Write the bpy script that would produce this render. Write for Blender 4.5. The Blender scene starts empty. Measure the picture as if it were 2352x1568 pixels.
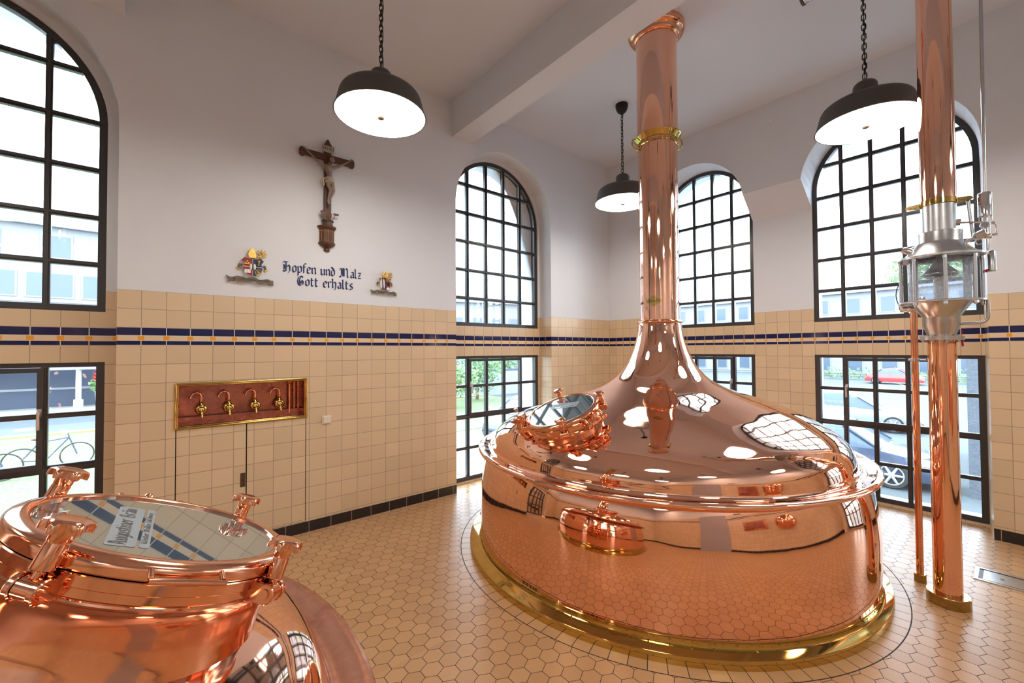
import bpy, math, random
from math import sin, cos, pi, radians, hypot, atan2, sqrt
from mathutils import Vector, Matrix
from mathutils.geometry import tessellate_polygon
random.seed(7)
S = bpy.context.scene
COL = S.collection

# ------------------------------------------------------------------ camera
YAW, PITCH, ROLL, FPX = 0.8749, 0.0200, -0.0055, 968.3
CAM = Vector((-5.733, -4.3488, 1.7145))
d = Vector((cos(YAW)*cos(PITCH), sin(YAW)*cos(PITCH), sin(PITCH)))
r = Vector((sin(YAW), -cos(YAW), 0)); u = r.cross(d)
r2 = r*cos(ROLL)+u*sin(ROLL); u2 = -r*sin(ROLL)+u*cos(ROLL)
cam = bpy.data.cameras.new('camera'); cam_o = bpy.data.objects.new('camera', cam); COL.objects.link(cam_o)
cam.sensor_width = 36; cam.lens = FPX/2352*36; cam.clip_start = 0.03; cam.clip_end = 400
M4 = Matrix.Identity(4)
for i in range(3):
    M4[i][0] = r2[i]; M4[i][1] = u2[i]; M4[i][2] = -d[i]; M4[i][3] = CAM[i]
cam_o.matrix_world = M4
S.camera = cam_o

# ------------------------------------------------------------------ light of the place
SKY = 8.0; SUN = 2.5; LAMP = 15.0
S.view_settings.view_transform = 'Standard'; S.view_settings.look = 'None'
S.view_settings.exposure = 0.38; S.view_settings.gamma = 1.0
S.view_settings.use_curve_mapping = False
w = bpy.data.worlds.new('sky'); S.world = w; w.use_nodes = True
nt = w.node_tree; nt.nodes.clear()
wo = nt.nodes.new('ShaderNodeOutputWorld'); bg = nt.nodes.new('ShaderNodeBackground')
tc = nt.nodes.new('ShaderNodeTexCoord'); sp = nt.nodes.new('ShaderNodeSeparateXYZ')
rp = nt.nodes.new('ShaderNodeValToRGB')
rp.color_ramp.elements[0].position = 0.0; rp.color_ramp.elements[0].color = (0.80, 0.91, 1.0, 1)
rp.color_ramp.elements[1].position = 0.9; rp.color_ramp.elements[1].color = (0.62, 0.80, 1.0, 1)
nt.links.new(tc.outputs['Generated'], sp.inputs[0]); nt.links.new(sp.outputs[2], rp.inputs[0])
nt.links.new(rp.outputs[0], bg.inputs[0]); bg.inputs[1].default_value = SKY
nt.links.new(bg.outputs[0], wo.inputs[0])
sl = bpy.data.lights.new('sun', 'SUN'); sl.energy = SUN; sl.angle = 0.02; sl.color = (1, 0.97, 0.92)
so = bpy.data.objects.new('sun', sl); COL.objects.link(so)
so.rotation_euler = (radians(-38), radians(8), 0)      # high, from behind the building: lights the street, not the room

# ------------------------------------------------------------------ materials
MATS = {}
class NT:
    def __init__(s, name):
        s.m = bpy.data.materials.new(name); s.m.use_nodes = True; s.t = s.m.node_tree; s.t.nodes.clear()
        s.out = s.n('ShaderNodeOutputMaterial')
    def n(s, ty, **kw):
        x = s.t.nodes.new(ty)
        for k, v in kw.items(): setattr(x, k, v)
        return x
    def l(s, a, b): s.t.links.new(a, b)
    def put(s, sock, v):
        if hasattr(v, 'is_linked') or hasattr(v, 'links'): s.l(v, sock)
        else: sock.default_value = v
    def math(s, op, a, b=0.0, c=0.0, clamp=False):
        x = s.n('ShaderNodeMath', operation=op, use_clamp=clamp)
        s.put(x.inputs[0], a); s.put(x.inputs[1], b)
        if len(x.inputs) > 2: s.put(x.inputs[2], c)
        return x.outputs[0]
    def mix(s, f, a, b):
        x = s.n('ShaderNodeMix', data_type='RGBA')
        s.put(x.inputs[0], f); s.put(x.inputs[6], a); s.put(x.inputs[7], b); return x.outputs[2]
    def noise(s, scale, detail=3, rough=.5, vec=None, out=0):
        x = s.n('ShaderNodeTexNoise'); x.inputs['Scale'].default_value = scale
        x.inputs['Detail'].default_value = detail; x.inputs['Roughness'].default_value = rough
        if vec is not None: s.l(vec, x.inputs['Vector'])
        return x.outputs[out]
    def pos(s):
        g = s.n('ShaderNodeNewGeometry'); q = s.n('ShaderNodeSeparateXYZ'); s.l(g.outputs['Position'], q.inputs[0])
        k = s.n('ShaderNodeSeparateXYZ'); s.l(g.outputs['True Normal'], k.inputs[0])
        return g, q.outputs, k.outputs
    def bsdf(s, col, rough=.5, metal=0.0, bump=None, bstr=.1, bdist=.01, spec=.5, coat=0.0, emis=None, estr=0.0, trans=0.0, ior=1.5, sheen=0):
        b = s.n('ShaderNodeBsdfPrincipled')
        s.put(b.inputs['Base Color'], col if not isinstance(col, tuple) else (*col, 1)[:4])
        s.put(b.inputs['Roughness'], rough); s.put(b.inputs['Metallic'], metal)
        s.put(b.inputs['Specular IOR Level'], spec); s.put(b.inputs['Coat Weight'], coat); s.put(b.inputs['IOR'], ior)
        b.inputs['Transmission Weight'].default_value = trans
        if emis: b.inputs['Emission Color'].default_value = (*emis, 1); b.inputs['Emission Strength'].default_value = estr
        if bump is not None:
            k = s.n('ShaderNodeBump'); k.inputs['Strength'].default_value = bstr; k.inputs['Distance'].default_value = bdist
            s.l(bump, k.inputs['Height']); s.l(k.outputs[0], b.inputs['Normal'])
        s.l(b.outputs[0], s.out.inputs[0]); return b

def c4(c): return (c[0], c[1], c[2], 1)
def simple(name, col, rough=.5, metal=0.0, nscale=None, namp=.12, bscale=None, bstr=.1, bdist=.002, **kw):
    if name in MATS: return MATS[name]
    t = NT(name); c = c4(col); obj = t.n('ShaderNodeTexCoord').outputs['Object']
    if nscale:
        f = t.noise(nscale, 4, .6, obj)
        dk = tuple(max(0, v*(1-namp*2)) for v in col); br = tuple(min(1, v*(1+namp*.6)) for v in col)
        c = t.mix(f, c4(dk), c4(br))
    bp = t.noise(bscale, 3, .6, obj) if bscale else None
    t.bsdf(c, rough, metal, bump=bp, bstr=bstr, bdist=bdist, **kw)
    MATS[name] = t.m; return t.m

def copper(name, col, rough, wav=0.0, stain=0.0, wscale=3.0):
    t = NT(name); obj = t.n('ShaderNodeTexCoord').outputs['Object']
    c = c4(col); rg = rough
    if stain:
        mp = t.n('ShaderNodeMapping'); mp.inputs['Scale'].default_value = (1, 1, 1); t.l(obj, mp.inputs[0])
        f = t.noise(5, 6, .7, mp.outputs[0]); g = t.noise(23, 4, .7, mp.outputs[0])
        f2 = t.math('MULTIPLY', t.math('SUBTRACT', f, .45), 5.0, clamp=True); g2 = t.math('MULTIPLY', t.math('SUBTRACT', g, .5), 6.0, clamp=True)
        k = t.math('MULTIPLY', t.math('MAXIMUM', f2, t.math('MULTIPLY', g2, .5)), stain)
        c = t.mix(k, c, (col[0]*.55, col[1]*.48, col[2]*.5, 1))
        rg = t.math('ADD', t.math('MULTIPLY', k, .35), rough)
    bp = None
    if wav:
        n1 = t.noise(wscale, 1.5, .5, obj); bp = n1
    t.bsdf(c, rg, 1.0, bump=bp, bstr=1.0 if wav else 0, bdist=wav)
    MATS[name] = t.m; return t.m

CU = (0.93, 0.53, 0.37)
M_COP = copper('polished_copper_shell', CU, 0.035, wav=0.010, wscale=2.6)
M_COPB = copper('polished_copper_side', CU, 0.035, wav=0.0035, wscale=3.2)
M_COPC = copper('polished_copper_pipe', (0.93, 0.52, 0.36), 0.06, wav=0.0012, wscale=7)
M_COPR = copper('turned_copper', (0.88, 0.43, 0.26), 0.075, stain=.35)
M_COPT = copper('tarnished_copper', (0.55, 0.25, 0.155), 0.28, stain=.95)
M_COPN = copper('dull_copper_sheet', (0.50, 0.20, 0.145), 0.20, stain=.7)
M_BRASS = simple('polished_brass', (0.66, 0.47, 0.15), .07, 1.0, nscale=6, namp=.12)
M_BRASSD = simple('aged_brass', (0.50, 0.34, 0.12), .24, 1.0, nscale=9, namp=.3)
M_STEEL = simple('brushed_steel', (0.60, 0.61, 0.62), .27, 1.0, nscale=14, namp=.1)
M_STEELP = simple('polished_steel', (0.72, 0.72, 0.73), .1, 1.0)
M_FRAME = simple('dark_window_paint', (0.045, 0.045, 0.048), .3, nscale=20, namp=.1)
M_ALU = simple('window_handle_metal', (0.55, 0.52, 0.50), .3, 1.0)
M_PLASTER = simple('white_plaster', (0.74, 0.78, 0.83), .9, bscale=60, bstr=.15, bdist=.002)
M_CEIL = simple('ceiling_plaster', (0.69, 0.735, 0.80), .95, bscale=40, bstr=.1, bdist=.002)
M_SHADE = simple('dark_grey_enamel', (0.075, 0.07, 0.066), .5, nscale=30, namp=.05)
M_IRON = simple('black_iron', (0.012, 0.011, 0.010), .5, .3)
M_WOOD = simple('carved_walnut', (0.13, 0.052, 0.026), .5, nscale=18, namp=.4, bscale=50, bstr=.3)
M_WOODL = simple('light_carved_wood', (0.34, 0.15, 0.06), .5, nscale=20, namp=.3)
M_SKIN = simple('painted_figure_ivory', (0.34, 0.25, 0.20), .55, nscale=16, namp=.4)
M_CLOTH = simple('painted_loincloth', (0.50, 0.43, 0.34), .6, nscale=20, namp=.3)
M_GOLD = simple('gilding', (0.90, 0.58, 0.16), .3, .85, nscale=25, namp=.25)
M_RED = simple('heraldic_red', (0.28, 0.025, 0.03), .5)
M_BLUE = simple('heraldic_blue', (0.012, 0.035, 0.11), .5)
M_WHITE = simple('painted_white', (0.80, 0.79, 0.76), .5)
M_TAUPE = simple('banner_taupe', (0.22, 0.18, 0.13), .6, nscale=22, namp=.3)
M_INK = simple('lettering_blue', (0.008, 0.02, 0.11), .55)
M_BLACK = simple('black_paint', (0.012, 0.011, 0.012), .4)
M_PLASTIC = simple('cream_plastic', (0.78, 0.70, 0.60), .35)
M_LOCK = simple('bronze_lock_plate', (0.12, 0.075, 0.05), .4, .6)
M_REDP = simple('red_plastic', (0.45, 0.01, 0.015), .35)
M_DOORG = simple('grey_door_paint', (0.38, 0.37, 0.39), .5)
M_RUB = simple('black_rubber', (0.02, 0.02, 0.022), .7)

def glass_mat(name, tint=(1, 1, 1), refl=1.0, f0=1.45):
    t = NT(name); a = t.n('ShaderNodeBsdfTransparent'); a.inputs[0].default_value = c4(tint)
    g = t.n('ShaderNodeBsdfGlossy'); g.inputs['Roughness'].default_value = .0
    f = t.n('ShaderNodeFresnel'); f.inputs[0].default_value = f0
    m = t.n('ShaderNodeMixShader'); t.l(t.math('MULTIPLY', f.outputs[0], refl, clamp=True), m.inputs[0])
    t.l(a.outputs[0], m.inputs[1]); t.l(g.outputs[0], m.inputs[2]); t.l(m.outputs[0], t.out.inputs[0]); return t.m
M_GLASS = glass_mat('window_glass', (.97, .99, .99), 1.3)
def misty():
    t = NT('misted_sight_glass'); obj = t.n('ShaderNodeTexCoord').outputs['Object']
    a = t.n('ShaderNodeBsdfTransparent'); a.inputs[0].default_value = (.92, .95, .98, 1)
    g = t.n('ShaderNodeBsdfGlossy'); g.inputs['Roughness'].default_value = .03; f = t.n('ShaderNodeFresnel'); f.inputs[0].default_value = 1.45
    m = t.n('ShaderNodeMixShader'); t.l(f.outputs[0], m.inputs[0]); t.l(a.outputs[0], m.inputs[1]); t.l(g.outputs[0], m.inputs[2])
    tr = t.n('ShaderNodeBsdfTranslucent'); tr.inputs[0].default_value = (.85, .9, .95, 1)
    di = t.n('ShaderNodeBsdfDiffuse'); di.inputs[0].default_value = (.8, .85, .9, 1); dm = t.n('ShaderNodeMixShader'); dm.inputs[0].default_value = .4
    t.l(tr.outputs[0], dm.inputs[1]); t.l(di.outputs[0], dm.inputs[2])
    k = t.math('MULTIPLY', t.math('SUBTRACT', t.noise(9, 5, .75, obj), .30), 1.3, clamp=True)
    m2 = t.n('ShaderNodeMixShader'); t.l(k, m2.inputs[0]); t.l(m.outputs[0], m2.inputs[1]); t.l(dm.outputs[0], m2.inputs[2]); t.l(m2.outputs[0], t.out.inputs[0]); return t.m
M_TUBE = misty()
# hatch glass: nearly black interior behind, strong mirror
def hatch_glass():
    t = NT('hatch_glass'); b = t.n('ShaderNodeBsdfPrincipled'); b.inputs['Base Color'].default_value = (0.10, 0.15, 0.17, 1); b.inputs['Roughness'].default_value = .05
    g = t.n('ShaderNodeBsdfGlossy'); g.inputs['Roughness'].default_value = 0.0; g.inputs[0].default_value = (.82, .93, 1, 1); f = t.n('ShaderNodeFresnel'); f.inputs[0].default_value = 2.2
    m = t.n('ShaderNodeMixShader'); t.l(t.math('ADD', f.outputs[0], .22, clamp=True), m.inputs[0]); t.l(b.outputs[0], m.inputs[1]); t.l(g.outputs[0], m.inputs[2]); t.l(m.outputs[0], t.out.inputs[0]); return t.m
M_HGLASS = hatch_glass()
def emis(name, col, st):
    t = NT(name); e = t.n('ShaderNodeEmission'); e.inputs[0].default_value = c4(col); e.inputs[1].default_value = st
    t.l(e.outputs[0], t.out.inputs[0]); return t.m
M_LAMP = emis('lamp_diffuser', (1.0, 0.92, 0.82), LAMP)

BEIGE = (0.72, 0.555, 0.36)
def tile_mat(name, phase_fn):
    """square glazed wall tiles under plaster, with the navy and ochre band"""
    t = NT(name); g, P, N = t.pos()
    isx = t.math('GREATER_THAN', t.math('ABSOLUTE', N[0]), .5)
    uu, pitch = phase_fn(t, P, N, isx)
    z = t.math('SUBTRACT', P[2], 1.767)
    # cell coordinates in u
    uf = t.math('FRACT', uu); ud = t.math('MINIMUM', uf, t.math('SUBTRACT', 1.0, uf))
    joint_u = t.math('LESS_THAN', t.math('MULTIPLY', ud, pitch), .0021)
    # rows: below band pitch .1495, above band .1435
    below = t.math('LESS_THAN', z, 0.0)
    vb = t.math('DIVIDE', z, -.1495); va = t.math('DIVIDE', t.math('SUBTRACT', z, .138), .1435)
    v = t.math('ADD', t.math('MULTIPLY', below, vb), t.math('MULTIPLY', t.math('SUBTRACT', 1.0, below), va))
    vf = t.math('FRACT', v); vd = t.math('MULTIPLY', t.math('MINIMUM', vf, t.math('SUBTRACT', 1.0, vf)), .147)
    joint_v = t.math('LESS_THAN', vd, .0021)
    inband = t.math('MULTIPLY', t.math('GREATER_THAN', z, 0.0), t.math('LESS_THAN', z, .138))
    joint_v = t.math('MULTIPLY', joint_v, t.math('SUBTRACT', 1.0, inband))
    # band
    navy = t.math('MAXIMUM', t.math('MULTIPLY', t.math('GREATER_THAN', z, .002), t.math('LESS_THAN', z, .033)),
                  t.math('MULTIPLY', t.math('GREATER_THAN', z, .077), t.math('LESS_THAN', z, .136)))
    mid = t.math('MULTIPLY', t.math('GREATER_THAN', z, .037), t.math('LESS_THAN', z, .072))
    och = t.math('MULTIPLY', t.math('MULTIPLY', mid, t.math('LESS_THAN', ud, .125)), t.math('GREATER_THAN', z, .0385))
    ju_band = t.math('LESS_THAN', t.math('MULTIPLY', ud, pitch), .0026)
    # per tile tint
    cid = t.n('ShaderNodeCombineXYZ'); t.l(t.math('FLOOR', uu), cid.inputs[0]); t.l(t.math('FLOOR', v), cid.inputs[1])
    t.put(cid.inputs[2], t.math('MULTIPLY', isx, 7.0))
    wn = t.n('ShaderNodeTexWhiteNoise', noise_dimensions='3D'); t.l(cid.outputs[0], wn.inputs[0])
    sp_ = t.noise(900, 2, .5, g.outputs['Position'])
    tile = t.mix(wn.outputs[0], c4(tuple(x*.93 for x in BEIGE)), c4(tuple(min(1, x*1.05) for x in BEIGE)))
    tile = t.mix(t.math('MULTIPLY', sp_, .25), tile, c4(tuple(x*.75 for x in BEIGE)))
    base = t.mix(t.math('MAXIMUM', joint_u, joint_v), tile, (0.33, 0.25, 0.19, 1))
    bandc = t.mix(navy, (0.74, 0.66, 0.55, 1), (0.010, 0.012, 0.075, 1))
    bandc = t.mix(mid, bandc, c4(tuple(x*1.05 for x in BEIGE)))
    bandc = t.mix(t.math('MULTIPLY', navy, ju_band), bandc, (0.78, 0.76, 0.72, 1))
    bandc = t.mix(och, bandc, (0.80, 0.36, 0.025, 1))
    col = t.mix(inband, base, bandc)
    tiled = t.math('LESS_THAN', z, .425)
    pl = t.noise(3.0, 5, .6, g.outputs['Position'])
    plc = t.mix(pl, (0.69, 0.72, 0.765, 1), (0.74, 0.77, 0.815, 1))
    col = t.mix(tiled, plc, col)
    rough = t.math('ADD', t.math('MULTIPLY', tiled, -.62), .9)
    rough = t.math('SUBTRACT', rough, t.math('MULTIPLY', t.math('MULTIPLY', navy, inband), .20))
    anyj = t.math('MAXIMUM', joint_v, joint_u)
    hb = t.math('MULTIPLY', t.math('MULTIPLY', anyj, tiled), -1.0)
    fine = t.math('MULTIPLY', t.noise(120, 3, .6, g.outputs['Position']), .12)
    b = t.bsdf(col, rough, 0, bump=t.math('ADD', hb, fine), bstr=.35, bdist=.003, spec=.45)
    return t.m
def phA(t, P, N, isx):
    x = P[0]
    m1 = t.math('GREATER_THAN', x, -2.965); m2 = t.math('GREATER_THAN', x, -1.36); m0 = t.math('LESS_THAN', x, -6.01)
    ph = t.math('ADD', -5.9975, t.math('MULTIPLY', m1, 3.2995))
    ph = t.math('ADD', ph, t.math('MULTIPLY', m2, -1.2049+2.698)); ph = t.math('ADD', ph, t.math('MULTIPLY', m0, -6.1538+5.9975))
    ux = t.math('DIVIDE', t.math('SUBTRACT', x, ph), .152)
    uy = t.math('DIVIDE', t.math('SUBTRACT', P[1], .13), .152)
    i = t.math('SUBTRACT', 1.0, isx)
    return t.math('ADD', t.math('MULTIPLY', i, ux), t.math('MULTIPLY', isx, uy)), .152
def phB(t, P, N, isx):
    y = P[1]; rec = t.math('GREATER_THAN', P[0], .17)
    ph = t.math('ADD', -.1456, t.math('MULTIPLY', rec, -1.1731+.1456))
    uy = t.math('DIVIDE', t.math('SUBTRACT', y, ph), .1343)
    ux = t.math('DIVIDE', t.math('SUBTRACT', P[0], .0), .152)
    i = t.math('SUBTRACT', 1.0, isx)
    return t.math('ADD', t.math('MULTIPLY', isx, uy), t.math('MULTIPLY', i, ux)), .140
M_TA = tile_mat('tiled_wall_long', phA); M_TB = tile_mat('tiled_wall_window_side', phB)

KC = (-2.221, -2.145)          # centre of the big kettle's base
def floor_mat():
    t = NT('hexagon_floor_tiles'); g, P, N = t.pos()
    x = t.math('SUBTRACT', P[0], -4.263); y = t.math('SUBTRACT', P[1], -1.962)
    W = .1103; H = .0843*1.0
    # two interleaved lattices
    def cell(ox, oy):
        a = t.math('DIVIDE', t.math('SUBTRACT', x, ox), W); b = t.math('DIVIDE', t.math('SUBTRACT', y, oy), 2*H)
        ia = t.math('ROUND', a); ib = t.math('ROUND', b)
        dx = t.math('ABSOLUTE', t.math('SUBTRACT', a, ia)); dy = t.math('ABSOLUTE', t.math('SUBTRACT', b, ib))
        dy = t.math('MULTIPLY', dy, sqrt(3))     # unit hex: flat-to-flat 1
        e = t.math('MAXIMUM', dx, t.math('ADD', t.math('MULTIPLY', dx, .5), t.math('MULTIPLY', dy, .8660254)))
        return e, ia, ib
    e1, a1, b1 = cell(0, 0); e2, a2, b2 = cell(W/2, H)
    e = t.math('MINIMUM', e1, e2); sel = t.math('LESS_THAN', e1, e2)
    line = t.math('GREATER_THAN', e, .5-.016)
    ida = t.math('ADD', t.math('MULTIPLY', sel, t.math('SUBTRACT', a1, a2)), a2)
    idb = t.math('ADD', t.math('MULTIPLY', sel, t.math('SUBTRACT', t.math('ADD', b1, .37), b2)), b2)
    # ring of square tiles round the kettle
    kx = t.math('SUBTRACT', P[0], KC[0]); ky = t.math('SUBTRACT', P[1], KC[1])
    R = t.math('SQRT', t.math('ADD', t.math('MULTIPLY', kx, kx), t.math('MULTIPLY', ky, ky)))
    ring = t.math('LESS_THAN', R, 1.752)
    an = t.math('MULTIPLY', t.math('ARCTAN2', ky, kx), 104/(2*pi)); af = t.math('FRACT', t.math('ADD', an, 200.0))
    ad = t.math('MINIMUM', af, t.math('SUBTRACT', 1.0, af))
    rl = t.math('MAXIMUM', t.math('LESS_THAN', ad, .022), t.math('LESS_THAN', t.math('ABSOLUTE', t.math('SUBTRACT', R, 1.752)), .0032))
    edge = t.math('LESS_THAN', t.math('ABSOLUTE', t.math('SUBTRACT', R, 1.752)), .0032)
    inv = t.math('SUBTRACT', 1.0, ring)
    ln = t.math('MAXIMUM', t.math('ADD', t.math('MULTIPLY', line, inv), t.math('MULTIPLY', rl, ring)), edge)
    cid = t.n('ShaderNodeCombineXYZ'); t.l(t.math('MULTIPLY', ida, inv), cid.inputs[0]); t.l(t.math('MULTIPLY', idb, inv), cid.inputs[1])
    t.l(t.math('FLOOR', t.math('MULTIPLY', an, ring)), cid.inputs[2])
    wn = t.n('ShaderNodeTexWhiteNoise', noise_dimensions='3D'); t.l(cid.outputs[0], wn.inputs[0])
    c = t.mix(wn.outputs[0], (0.49, 0.280, 0.128, 1), (0.59, 0.345, 0.162, 1))
    sp_ = t.noise(300, 3, .7, g.outputs['Position']); c = t.mix(t.math('MULTIPLY', sp_, .3), c, (0.40, 0.22, 0.11, 1))
    st = t.noise(2.2, 4, .6, g.outputs['Position']); c = t.mix(t.math('MULTIPLY', st, .22), c, (0.62, 0.40, 0.24, 1))
    c = t.mix(ln, c, (0.035, 0.026, 0.022, 1))
    rg = t.math('ADD', .25, t.math('MULTIPLY', ln, .5)); rg = t.math('ADD', rg, t.math('MULTIPLY', st, .14))
    t.bsdf(c, rg, 0, bump=t.math('ADD', t.math('MULTIPLY', ln, -1.0), t.math('MULTIPLY', t.noise(60, 2, .5, g.outputs['Position']), .15)), bstr=.4, bdist=.003, spec=.5)
    return t.m
M_FLOOR = floor_mat()
def base_mat():
    t = NT('black_base_tiles'); g, P, N = t.pos()
    isx = t.math('GREATER_THAN', t.math('ABSOLUTE', N[0]), .5)
    q = t.math('ADD', t.math('MULTIPLY', isx, P[1]), t.math('MULTIPLY', t.math('SUBTRACT', 1.0, isx), P[0]))
    f = t.math('FRACT', t.math('DIVIDE', t.math('ADD', q, 20.03), .2)); dd = t.math('MINIMUM', f, t.math('SUBTRACT', 1.0, f))
    j = t.math('LESS_THAN', dd, .011)
    t.bsdf(t.mix(j, (0.022, 0.018, 0.019, 1), (0.35, 0.30, 0.26, 1)), .25, 0); return t.m
M_BASE = base_mat()

# ------------------------------------------------------------------ mesh helpers
class MB:
    def __init__(s, xf=None): s.v = []; s.f = []; s.xf = xf
    def add(s, vs, fs):
        n = len(s.v)
        for p in vs:
            p = Vector(p); s.v.append(s.xf @ p if s.xf else p)
        for f in fs: s.f.append(tuple(i+n for i in f))
        return s
    def box(s, lo, hi, rot=None, piv=None):
        x0, y0, z0 = lo; x1, y1, z1 = hi
        vs = [Vector((x, y, z)) for z in (z0, z1) for y in (y0, y1) for x in (x0, x1)]
        if rot: 
            c = Vector(piv) if piv else sum(vs, Vector())/8
            vs = [rot @ (p-c)+c for p in vs]
        return s.add(vs, [(0, 2, 3, 1), (4, 5, 7, 6), (0, 1, 5, 4), (2, 6, 7, 3), (0, 4, 6, 2), (1, 3, 7, 5)])
    def lathe(s, prof, seg=32, c=(0, 0, 0), cf=None, capb=False, capt=False, a0=0, a1=2*pi):
        full = abs(a1-a0-2*pi) < 1e-6; n = seg if full else seg+1
        vs = []; fs = []
        for (rr, z) in prof:
            cx, cy = cf(rr, z) if cf else (c[0], c[1])
            for k in range(n):
                a = a0+(a1-a0)*k/seg; vs.append((cx+rr*cos(a), cy+rr*sin(a), z+c[2]))
        for i in range(len(prof)-1):
            for k in range(seg):
                k2 = (k+1) % n; a, b = i*n+k, i*n+k2
                fs.append((a, b, b+n, a+n))
        if capb: fs.append(tuple(reversed(range(n))))
        if capt: fs.append(tuple(range((len(prof)-1)*n, len(prof)*n)))
        return s.add(vs, fs)
    def cyl(s, p0, p1, r0, r1=None, seg=16, caps=True):
        r1 = r0 if r1 is None else r1
        p0 = Vector(p0); p1 = Vector(p1); ax = (p1-p0).normalized()
        q = ax.orthogonal().normalized(); t = ax.cross(q); vs = []; fs = []
        for p, rr in ((p0, r0), (p1, r1)):
            for k in range(seg):
                a = 2*pi*k/seg; vs.append(p+(q*cos(a)+t*sin(a))*rr)
        for k in range(seg):
            k2 = (k+1) % seg; fs.append((k, k2, k2+seg, k+seg))
        if caps: fs.append(tuple(reversed(range(seg)))); fs.append(tuple(range(seg, 2*seg)))
        return s.add(vs, fs)
    def rev(s, p0, ax, prof, seg=24):
        """lathe about axis from p0 along ax; prof of (radius, distance)"""
        p0 = Vector(p0); ax = Vector(ax).normalized(); q = ax.orthogonal().normalized(); t = ax.cross(q); vs = []; fs = []
        for rr, h in prof:
            for k in range(seg):
                a = 2*pi*k/seg; vs.append(p0+ax*h+(q*cos(a)+t*sin(a))*rr)
        for i in range(len(prof)-1):
            for k in range(seg):
                k2 = (k+1) % seg; fs.append((i*seg+k, i*seg+k2, (i+1)*seg+k2, (i+1)*seg+k))
        fs.append(tuple(reversed(range(seg)))); fs.append(tuple(range((len(prof)-1)*seg, len(prof)*seg)))
        return s.add(vs, fs)
    def tube(s, path, rad, seg=10, closed=False, flat=1.0):
        P = [Vector(p) for p in path]; n = len(P); vs = []; fs = []; up = None
        for i in range(n):
            a = P[(i-1) % n] if (closed or i > 0) else P[i]; b = P[(i+1) % n] if (closed or i < n-1) else P[i]
            tg = (b-a).normalized()
            if up is None: up = tg.orthogonal().normalized()
            up = (up-tg*up.dot(tg)).normalized(); sd = tg.cross(up)
            rr = rad[i] if isinstance(rad, (list, tuple)) else rad
            for k in range(seg):
                an = 2*pi*k/seg; vs.append(P[i]+up*cos(an)*rr+sd*sin(an)*rr*flat)
        m = n if closed else n-1
        for i in range(m):
            j = (i+1) % n
            for k in range(seg):
                k2 = (k+1) % seg; fs.append((i*seg+k, i*seg+k2, j*seg+k2, j*seg+k))
        if not closed: fs.append(tuple(reversed(range(seg)))); fs.append(tuple(range((n-1)*seg, n*seg)))
        return s.add(vs, fs)
    def slab(s, loops, mp, d0, d1):
        """polygon with holes (loops of (u,v)), extruded between depths d0..d1 through mp(u,v,d)"""
        tris = tessellate_polygon([[Vector((a, b, 0)) for a, b in L] for L in loops])
        flat = [p for L in loops for p in L]; n = len(flat)
        vs = [mp(a, b, d0) for a, b in flat]+[mp(a, b, d1) for a, b in flat]; fs = []
        for t in tris:
            fs.append(tuple(t)); fs.append(tuple(i+n for i in reversed(t)))
        o = 0
        for L in loops:
            m = len(L)
            for i in range(m):
                j = (i+1) % m; fs.append((o+i, o+j, o+j+n, o+i+n))
            o += m
        return s.add(vs, fs)
    def ball(s, c, r_, seg=14, sc=(1, 1, 1)):
        prof = []; vs = []; fs = []; n = seg//2
        for i in range(n+1):
            th = pi*i/n
            for k in range(seg):
                a = 2*pi*k/seg
                vs.append((c[0]+r_*sc[0]*sin(th)*cos(a), c[1]+r_*sc[1]*sin(th)*sin(a), c[2]+r_*sc[2]*cos(th)))
        for i in range(n):
            for k in range(seg):
                k2 = (k+1) % seg; fs.append((i*seg+k, (i+1)*seg+k, (i+1)*seg+k2, i*seg+k2))
        return s.add(vs, fs)
    def build(s, name, mat, parent=None, smooth=40, bevel=0):
        me = bpy.data.meshes.new(name); off = root_loc(parent)
        me.from_pydata([tuple(p-off) for p in s.v], [], s.f); me.validate(clean_customdata=False); me.update()
        import bmesh
        bm = bmesh.new(); bm.from_mesh(me); bmesh.ops.remove_doubles(bm, verts=bm.verts, dist=1e-5)
        bmesh.ops.recalc_face_normals(bm, faces=bm.faces); bm.to_mesh(me); bm.free()
        if smooth:
            me.polygons.foreach_set('use_smooth', [True]*len(me.polygons)); me.set_sharp_from_angle(angle=radians(smooth))
        o = bpy.data.objects.new(name, me); COL.objects.link(o)
        if mat: me.materials.append(mat)
        if parent: o.parent = parent
        if bevel:
            b = o.modifiers.new('bevel', 'BEVEL'); b.width = bevel; b.segments = 2; b.limit_method = 'ANGLE'
        return o
def root_loc(p):
    if p is None: return Vector((0, 0, 0))
    while p.parent: p = p.parent
    return p.location.copy()
def thing(name, loc, label=None, cat=None, group=None, kind=None):
    o = bpy.data.objects.new(name, None); o.empty_display_size = .1; o.location = loc; COL.objects.link(o); tag(o, label, cat, group, kind); return o
def tag(o, label=None, cat=None, group=None, kind=None):
    if label: o['label'] = label
    if cat: o['category'] = cat
    if group: o['group'] = group
    if kind: o['kind'] = kind
    return o
def dup(src, loc, label):
    r_ = src.copy(); COL.objects.link(r_); r_.location = loc; r_['label'] = label
    def kids(a, b):
        for ch in list(a.children):
            c = ch.copy(); COL.objects.link(c); c.parent = b; kids(ch, c)
    kids(src, r_); return r_
def spline(pts, n=6):
    """catmull-rom through 2-D points"""
    out = []; P = [pts[0]]+list(pts)+[pts[-1]]
    for i in range(1, len(P)-2):
        p0, p1, p2, p3 = P[i-1:i+3]
        for k in range(n):
            t = k/n
            out.append(tuple(.5*((2*p1[a])+(-p0[a]+p2[a])*t+(2*p0[a]-5*p1[a]+4*p2[a]-p3[a])*t*t+(-p0[a]+3*p1[a]-3*p2[a]+p3[a])*t**3) for a in range(len(p1))))
    out.append(tuple(pts[-1])); return out
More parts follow.
